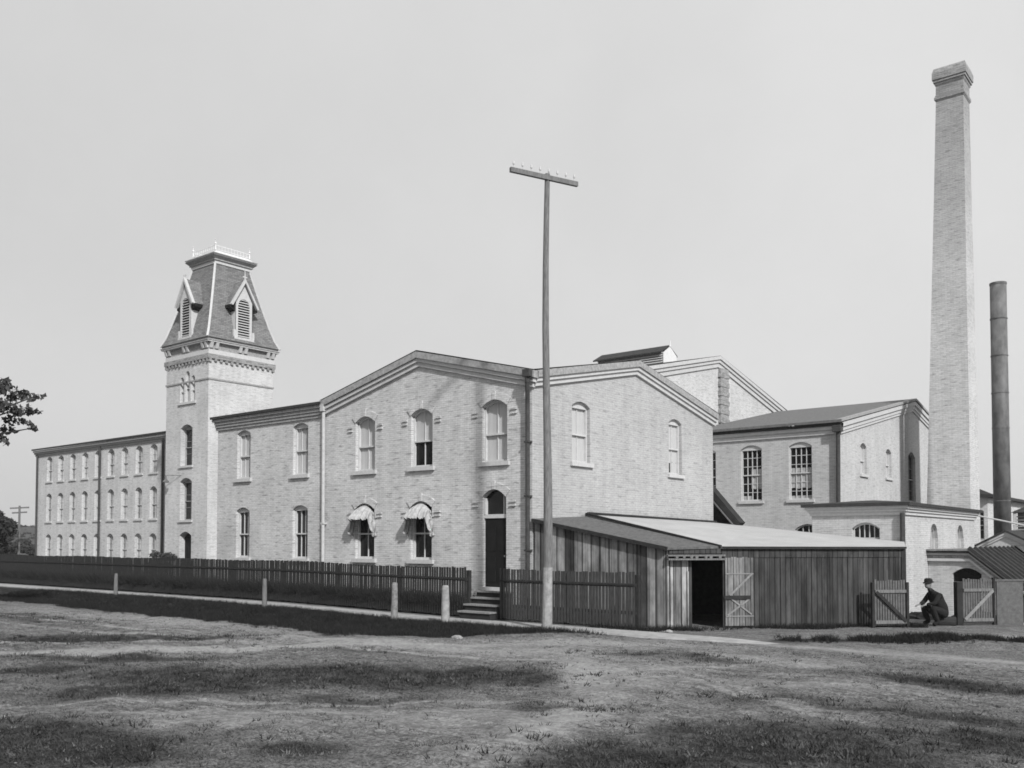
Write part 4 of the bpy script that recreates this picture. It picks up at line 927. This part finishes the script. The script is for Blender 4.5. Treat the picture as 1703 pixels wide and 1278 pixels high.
for s_ in (-1, 1):   # hands: palm plus five fingers each
    pc = L(.36, .12*s_, .58); V2 = [pc, pc+Fd*.045-Vector((0, 0, .01)), pc+Fd*.09-Vector((0, 0, .025))]; E2 = [(0, 1), (1, 2)]; R2 = [.03, (.04, .018), (.038, .016)]
    for k, ln in enumerate((.06, .075, .07, .055)):
        off = Sd*(-.03+.02*k); i0 = len(V2); V2 += [V2[2]+off+Fd*.012, V2[2]+off+Fd*(.012+ln*.5)-Vector((0, 0, .015)), V2[2]+off+Fd*(.012+ln*.8)-Vector((0, 0, .045))]; E2 += [(2, i0), (i0, i0+1), (i0+1, i0+2)]; R2 += [.010, .009, .008]
    i0 = len(V2); V2 += [pc+Fd*.03-Sd*.04*s_, pc+Fd*.07-Sd*.055*s_-Vector((0, 0, .02))]; E2 += [(1, i0), (i0, i0+1)]; R2 += [.012, .009]
    skin("hand", V2, E2, R2, "skin", PE, sub=1)
g = G(); g.hexa([L(.13, -.06, .93), L(.13, .06, .93), L(.18, .05, .95), L(.18, -.05, .95)], [L(.1, -.065, 1.0), L(.1, .065, 1.0), L(.2, .05, 1.02), L(.2, -.05, 1.02)]); g.build("collar", "grey_cloth", PE, local=True)
# stump the person sits on, rubble nearby
def lump(name, c, rx, ry, rz, mat, label, cat, seed, sub=3, amp=.35, group=None):
    bm_ = None; g = G(); n, mm = 22, 12; vs = []
    for i in range(mm+1):
        th = math.pi*i/mm
        for j in range(n):
            ph = 2*math.pi*j/n; v = Vector((math.sin(th)*math.cos(ph), math.sin(th)*math.sin(ph), math.cos(th)))
            k = 1+amp*noise.noise(v*2.2+Vector((seed, 0, 0)))+amp*.6*noise.noise(v*6+Vector((seed, 3, 0)))
            vs.append((c[0]+v.x*rx*k, c[1]+v.y*ry*k, c[2]+v.z*rz*k))
    g.add(vs, [(i*n+j, i*n+(j+1) % n, (i+1)*n+(j+1) % n, (i+1)*n+j) for i in range(mm) for j in range(n)])
    return solo(g, name, mat, label, cat, group, c)
p_ = pl+L(-.3, 0, .1); g = G(); g.tube((p_.x-.22, p_.y-.05, pl.z+.1), (p_.x+.25, p_.y+.12, pl.z+.1), .15, .14, 12)
solo(g, "log_seat", "bark", "short dark log under the crouching person", "log", loc=(p_.x, p_.y, pl.z))
lump("rubble_pile", (10.0, 8.6, gz(10, 8.6)-.02), .7, .5, .34, "rubble_mat", "dark heap of rubble just behind the crouching person", "rubble", 3)
lump("rubble_pile", (8.9, 7.9, gz(8.9, 7.9)-.04), .75, .45, .28, "rubble_mat", "dark heap of rubble against the engine house corner, between the gates", "rubble", 8)
lump("boulder", (11.95, 7.5, gz(11.9, 7.5)+.12), .42, .3, .24, "rubble_mat", "large dark boulder at the right edge beside the board screen", "boulder", 5, amp=.15)
lump("stone", (5.05, -.95, gz(5, -.95)+.03), .1, .07, .045, "limewash", "small whitewashed stone on the walk before the shed doorway", "stone", 2, amp=.2)
lump("stone", (1.7, -5.15, gz(1.7, -5.15)+.02), .16, .1, .06, "limewash", "flat pale stone at the dark verge edge below the steps", "stone", 6, amp=.2)

# ============================================================ FOLIAGE
def leafmesh(centers, n, size, seed, flat=0.6):
    r = np.random.default_rng(seed); C_ = np.array([c[:3] for c in centers]); Rr = np.array([c[3] for c in centers])
    w_ = Rr**2; idx = r.choice(len(C_), n, p=w_/w_.sum())
    d = r.normal(size=(n, 3)); d /= np.linalg.norm(d, axis=1)[:, None]; rad = r.random(n)**.45
    P = C_[idx]+d*(Rr[idx]*rad)[:, None]*np.array([1, 1, flat])
    a = r.normal(size=(n, 3)); a /= np.linalg.norm(a, axis=1)[:, None]; b_ = np.cross(a, r.normal(size=(n, 3))); b_ /= np.linalg.norm(b_, axis=1)[:, None]
    s_ = size*(.6+.8*r.random(n))[:, None]
    V_ = np.stack([P-a*s_, P+b_*s_*.6, P+a*s_, P-b_*s_*.6], 1).reshape(-1, 3)
    return V_
def quadmesh(name, V_, k=4):
    n = len(V_)//k; me = bpy.data.meshes.new(name); me.vertices.add(len(V_)); me.vertices.foreach_set("co", V_.ravel())
    me.loops.add(len(V_)); me.loops.foreach_set("vertex_index", np.arange(len(V_))); me.polygons.add(n); me.polygons.foreach_set("loop_start", np.arange(n)*k); me.update(calc_edges=True); return me
def tree(name, label, base, h, limbs, centers, n, size, mat, seed, r0=.3, group=None, flat=.6):
    t_ = thing(name, label, "tree", base, group); B = Vector(base)
    g = G(); pts_ = [B+Vector((0.05*math.sin(i), .05*math.cos(i*2), h*i/5)) for i in range(6)]
    for i in range(5): g.tube(pts_[i]-Vector((0, 0, .3 if i == 0 else 0)), pts_[i+1], r0*(1-.14*i), r0*(1-.14*(i+1)), 9)
    g.build("trunk", "bark", t_)
    g = G()
    for (z0, tgt) in limbs:
        a = B+Vector((0, 0, z0)); b_ = Vector(tgt); m_ = a.lerp(b_, .5)+Vector((0, 0, .3)); g.tube(a, m_, r0*.3, r0*.18, 6); g.tube(m_, b_, r0*.18, r0*.04, 6)
    g.build("limbs", "bark", t_)
    V_ = leafmesh(centers, n, size, seed, flat)-np.array(base); me = quadmesh("crown", V_); link("crown", me, mat, t_); return t_
# near tree whose outer boughs reach in at the left edge
ax = Vector((-math.cos(R(38.8)), -math.sin(R(38.8)), 0)); fw_ = Vector((-math.sin(R(38.8)), math.cos(R(38.8)), 0)); c0 = Vector((16.44, -21.4, 0))
def rel(d_, pxx, z): return c0+fw_*d_+Vector((math.cos(R(38.8)), math.sin(R(38.8)), 0))*(d_*(pxx-851.5)/1525)+Vector((0, 0, z))
tb = rel(30, -210, 0); cl = []
tips = [(8, 645, .30), (20, 658, .26), (35, 655, .22), (50, 660, .2), (62, 660, .12), (70, 657, .08), (5, 675, .36), (25, 680, .3), (42, 682, .24), (56, 684, .14), (66, 684, .08), (12, 698, .22), (32, 700, .14), (45, 707, .16), (54, 711, .13), (60, 714, .07),
        (8, 712, .26), (20, 715, .14), (2, 728, .2), (8, 734, .1), (2, 740, .08), (-6, 640, .3), (4, 632, .14), (-22, 670, .5), (-50, 690, .7), (-40, 650, .5)]
for (x_, y_, r_) in tips:
    d_ = 30+random.uniform(-.5, .5); p_ = rel(d_, x_, 2.3+(900-y_)/1525*d_); cl.append((p_.x, p_.y, p_.z, r_))
rr = random.Random(5)
for k in range(46):
    p_ = rel(30+rr.uniform(-3, 3), rr.uniform(-420, -110), rr.uniform(4.2, 10.5)); cl.append((p_.x, p_.y, p_.z, rr.uniform(.6, 1.2)))
lm = [(4.5, (c[0], c[1], c[2])) for c in (cl[7], cl[3], cl[14], cl[24])]+[(3.5+rr.random()*3, cl[i][:3]) for i in range(26, 50)]
tree("broadleaf_tree", "leafy tree whose outer boughs reach in at the left edge", tuple(tb), 9, lm, cl, 30000, .085, "leaf", 3, .34, flat=.75)
# distant trees and bushes left of the mill
def bushy(name, label, cat, c, rx, h, n, size, seed, mat="leaf_far", group=None):
    r = random.Random(seed); cl_ = []
    for k in range(16):
        an = r.uniform(0, 6.28); q_ = r.random()**.5; cl_.append((c[0]+math.cos(an)*rx*q_, c[1]+math.sin(an)*rx*q_, c[2]+h*r.uniform(.18, .85)*(1-.35*q_), h*r.uniform(.16, .3)))
    t_ = thing(name, label, cat, c, group); g = G(); g.tube((c[0], c[1], c[2]-.2), (c[0], c[1], c[2]+h*.5), .04*h, .02*h, 7); g.build("trunk", "bark", t_)
    V_ = leafmesh(cl_, n, size, seed)-np.array(c); link("crown", quadmesh("crown", V_), mat, t_); return t_
bx_ = rel(85, -42, 0); bushy("dark_tree", "tall dark tree at the left edge beyond the fence", "tree", tuple(bx_), 2.4, 7.4, 9000, .2, 1)
bx_ = rel(95, 14, 0); bushy("roadside_bush", "rounded dark bush left of the small pole", "bush", tuple(bx_), 1.3, 2.6, 3500, .16, 2)
bx_ = rel(120, 50, 0); bushy("roadside_bush", "low dark bush between the small pole and the mill", "bush", tuple(bx_), 2.0, 2.3, 3000, .18, 4)
bx_ = rel(180, 22, 0); bushy("roadside_bush", "far rounded bush half hidden behind the dark tree", "bush", tuple(bx_), 3, 4.2, 3000, .3, 6)
g = G(); cs_ = (-36.05, 9.3, .0)
r = random.Random(4); cl_ = [(cs_[0]+r.uniform(-.8, .85), cs_[1]+r.uniform(-.5, .3), r.uniform(.3, 1.55), .38) for _ in range(14)]
t_ = thing("climbing_shrub", "dark untidy shrub beside the tower doorway", "shrub", cs_); g.tube((cs_[0], cs_[1], 0), (cs_[0], cs_[1], 1), .05, .03, 6); g.build("stem", "bark", t_)
link("foliage", quadmesh("foliage", leafmesh(cl_, 3500, .06, 9)-np.array(cs_)), "leaf", t_)
# hill behind
g = G(); n = 60; vs = []
for j in range(5):
    for i in range(n):
        u = -640+i*14; d_ = 200+j*45; hh = [0, 3.6, 6.4, 7.6, 6][j]*(1+.16*noise.noise(Vector((i*.2, j*.4, 3)))) + (.5*noise.noise(Vector((i*1.3, j, 8))) if j else 0)
        q_ = c0+fw_*d_+Vector((math.cos(R(38.8)), math.sin(R(38.8)), 0))*u*.6; vs.append((q_.x, q_.y, max(hh, -.2)))
g.add(vs, [(j*n+i, j*n+i+1, (j+1)*n+i+1, (j+1)*n+i) for j in range(4) for i in range(n-1)])
h_ = g.build("hill", "hill_mat"); struct(h_)
for p_ in h_.data.polygons: p_.use_smooth = True
# wooded slope: a far wood nobody could count
r = np.random.default_rng(12); cl_ = []
for k in range(150):
    d_ = r.uniform(170, 330); pxx = r.uniform(-60, 130); z = max(0, (d_-190)/120)*6.2; p_ = rel(d_, pxx, min(z, 7.0)); cl_.append((p_.x, p_.y, p_.z+.3, r.uniform(.8, 1.9)))
wd = link("wood", quadmesh("wood", leafmesh(cl_, 22000, .38, 7)), "leaf_far"); struct(wd, "stuff")
# small utility pole in the distance
b0 = rel(88, 32, 0)
SP = thing("utility_pole", "small distant utility pole with two crossarms, left of the mill", "pole", tuple(b0))
G().tube(b0, b0+Vector((0, 0, 5.7)), .13, .1, 8).build("shaft", "pole_wood", SP)
dr_ = Vector((math.cos(R(38.8)), math.sin(R(38.8)), 0))
for zz, l_ in ((5.45, .9), (5.0, .7)): G().bar(b0+Vector((0, 0, zz))-dr_*l_, b0+Vector((0, 0, zz+.08))+dr_*l_, .12, .14).build("crossarm", "pole_wood", SP)

# ============================================================ GRASS
def tufts(name, pts_, hgt, wid, blades, mat, seed):
    r = np.random.default_rng(seed); n = len(pts_); P = np.repeat(pts_, blades, 0)+np.concatenate([r.normal(0, .022, (n*blades, 2)), np.zeros((n*blades, 1))], 1)
    m_ = len(P); an = r.uniform(0, 2*np.pi, m_); h = hgt*(.45+r.random(m_)**1.5*1.2); ln = r.uniform(.3, 1.1, m_)*h
    a2 = r.uniform(0, 2*np.pi, m_); dx = np.stack([np.cos(an), np.sin(an), np.zeros(m_)], 1)*(wid*(.6+.8*r.random(m_)))[:, None]
    tip = P+np.stack([np.cos(a2)*ln, np.sin(a2)*ln, h], 1); V_ = np.stack([P-dx-[0, 0, .01], P+dx-[0, 0, .01], tip], 1).reshape(-1, 3)
    struct(link(name, quadmesh(name, V_, 3), mat), "stuff")
def scatter(n, x0, x1, y0, y1, dens, seed):
    r = np.random.default_rng(seed); x = r.uniform(x0, x1, n); y = r.uniform(y0, y1, n); dn = dens(x, y); k = r.random(n) < dn; x, y = x[k], y[k]
    z = np.array([gz(a, b_) for a, b_ in zip(x.tolist(), y.tolist())]); return np.stack([x, y, z], 1)
def dfield(x, y):
    a1_ = nz(x, y, .55, 9.0); a2_ = nz(x, y, 1.9, 3.0)
    vis = ((x-16.44)*-.6266+(y+21.4)*.7793 > 7.5) & (np.abs((x-16.44)*.7793+(y+21.4)*.6266) < .6*((x-16.44)*-.6266+(y+21.4)*.7793)+.5)
    g_ = np.clip(patches(GP, x+a2_*.35, y+a1_*.35)*1.1+a1_*.3+a2_*.22+.02-patches(TP, x, y)*.6, 0, 1)
    d_ = np.hypot(x-16.44, y+21.4); return g_**1.6*vis*np.clip(13/d_, .2, 1)*.9*(y < -2.4)
tufts("grass", scatter(100000, -8, 18, -19, -2.4, dfield, 1), .035, .004, 5, "grass_blade", 2)
tufts("verge_grass", scatter(36000, -26, 4.2, -6.3, -2.3, lambda x, y: np.clip(verge(x, y), 0, 1)*np.clip(1.2-(-x)/30, .2, 1), 3), .10, .007, 5, "verge_blade", 4)
def weedf(x, y):
    s_ = (x-4.55)*DD.x+y*DD.y; d_ = (x-4.55)*DN.x+y*DN.y
    return ((s_ > -.3) & (s_ < DL+.3) & (d_ > .05) & (d_ < .55+.25*np.sin(s_*2.1)))*.9*(1-.75*((s_ > .55) & (s_ < 2.3)))+((x > 2.6) & (x < 4.7) & (y > -1.05) & (y < -.3))*.6
tufts("weeds", scatter(20000, 2.5, 9.8, -1.2, 5.2, weedf, 5), .10, .008, 5, "verge_blade", 6)
def bankf(x, y): return np.clip(patches([(11.1, 1.35, 1.9, .42, 38, 1.2), (9.0, .1, 1.6, .3, 42, .9), (12.6, 2.6, .9, .2, 35, 1)], x, y), 0, 1)
tufts("bank_weeds", scatter(30000, 7, 14.5, -1, 4, lambda x, y: bankf(x, y)*np.clip(.45+nz(x, y, 1.6, 2)*1.6, 0, 1), 8), .10, .010, 6, "verge_blade", 9)

tufts("gap_grass", scatter(60000, -60, -2.1, -.5, -.1, lambda x, y: np.clip(1.1+x/70, .3, 1), 21), .5, .018, 3, "verge_blade", 22)  # dark blades added behind the fence so the picket gaps look dark
def clumps(name, pts_, hgt, spread, blades, mat, seed):
    r = np.random.default_rng(seed); n = len(pts_); sc_ = (.45+r.random(n)**2*1.3); sc2 = np.repeat(sc_, blades)
    m_ = n*blades; P = np.repeat(pts_, blades, 0); o = r.normal(0, 1, (m_, 2))*spread*sc2[:, None]; P = P+np.concatenate([o, np.zeros((m_, 1))], 1)
    h = hgt*sc2*r.uniform(.4, 1.1, m_); an = r.uniform(0, 2*np.pi, m_); wd_ = .0075*sc2
    dx = np.stack([np.cos(an)*wd_, np.sin(an)*wd_, 0*an], 1); tip = P+np.stack([o[:, 0]*.8+r.normal(0, .4, m_)*h, o[:, 1]*.8+r.normal(0, .4, m_)*h, h], 1)
    V_ = np.stack([P-dx-[0, 0, .01], P+dx-[0, 0, .01], tip], 1).reshape(-1, 3); struct(link(name, quadmesh(name, V_, 3), mat), "stuff")
def tf(k, a, b_):
    def f(x, y):
        vis = ((x-16.44)*-.6266+(y+21.4)*.7793 > 7.2) & (np.abs((x-16.44)*.7793+(y+21.4)*.6266) < .6*((x-16.44)*-.6266+(y+21.4)*.7793)+.5)
        return vis*np.clip(a+nz(x, y, 1.7, k)*b_+nz(x, y, .6, k+3)*b_*.8+.8*patches(GP, x, y), .03, 1)*(1-.9*np.clip(patches(TP, x, y)*1.3, 0, 1))
    return f
clumps("turf_dark", scatter(60000, -14, 17.5, -19, -2.4, tf(14, .16, .8), 31), .022, .026, 9, "grass_blade", 32)
clumps("turf_dry", scatter(42000, -14, 17.5, -19, -2.4, lambda x, y: tf(44, .22, .9)(x, y)*(1-.8*np.clip(patches(GP, x, y), 0, 1)), 33), .024, .022, 8, "turf_blade", 34)

# thin summer haze round the whole place (the sky lies outside it)
hm = bpy.data.materials.new("haze_air"); hm.use_nodes = True; ht = hm.node_tree; ht.nodes.clear()
ho = ht.nodes.new("ShaderNodeOutputMaterial"); hv = ht.nodes.new("ShaderNodeVolumePrincipled")
hv.inputs["Density"].default_value = 0.0004; hv.inputs["Color"].default_value = (.95, .95, .95, 1); hv.inputs["Anisotropy"].default_value = 0.3
ht.links.new(hv.outputs[0], ho.inputs["Volume"]); MAT["haze_air"] = hm
struct(link("haze", G().box(-420, 120, -60, 420, -2, 32).mesh("haze"), "haze_air"), "stuff")

clumps("tussocks", scatter(60000, -14, 17.5, -19, -2.4, lambda x, y: np.clip(patches(GP, x+nz(x, y, 2.2, 3)*.5, y+nz(x, y, 2.2, 13)*.5)*1.1-.12, 0, 1)*np.clip(.55+nz(x, y, 3.1, 19)*1.5, 0, 1)*.8, 41), .04, .03, 9, "grass_blade", 42)
clumps("dark_tussocks", scatter(50000, -14, 17.5, -19, -2.4, lambda x, y: np.clip(patches(GP, x+nz(x, y, 2.2, 3)*.5, y+nz(x, y, 2.2, 13)*.5)*1.1-.1, 0, 1)*np.clip(.45-nz(x, y, 3.1, 19)*1.5, 0, 1)*.9, 43), .05, .03, 9, "verge_blade", 44)

# loose pebbles and clods on the worn ground
pp = scatter(9000, -10, 17, -18.5, -2.6, lambda x, y: .16*((x-16.44)*-.6266+(y+21.4)*.7793 > 7.5)*(.4+np.clip(patches(TP, x, y), 0, 1)), 51)
r_ = np.random.default_rng(52); n_ = len(pp); sz = .006+.016*r_.random(n_)**3; oc = np.array([(1, 0, 0), (0, 1, 0), (-1, 0, 0), (0, -1, 0), (0, 0, .8)])
tri = [(0, 1, 4), (1, 2, 4), (2, 3, 4), (3, 0, 4)]; an_ = r_.uniform(0, 6.28, n_); ca_, sa_ = np.cos(an_), np.sin(an_)
P5 = oc[None]*sz[:, None, None]*r_.uniform(.6, 1.3, (n_, 5, 1)); P5 = np.stack([P5[..., 0]*ca_[:, None]-P5[..., 1]*sa_[:, None], P5[..., 0]*sa_[:, None]+P5[..., 1]*ca_[:, None], P5[..., 2]], -1)+pp[:, None]
struct(link("pebbles", quadmesh("pebbles", np.concatenate([P5[:, list(t_)] for t_ in tri], 1).reshape(-1, 3), 3), "post_stone"), "stuff")
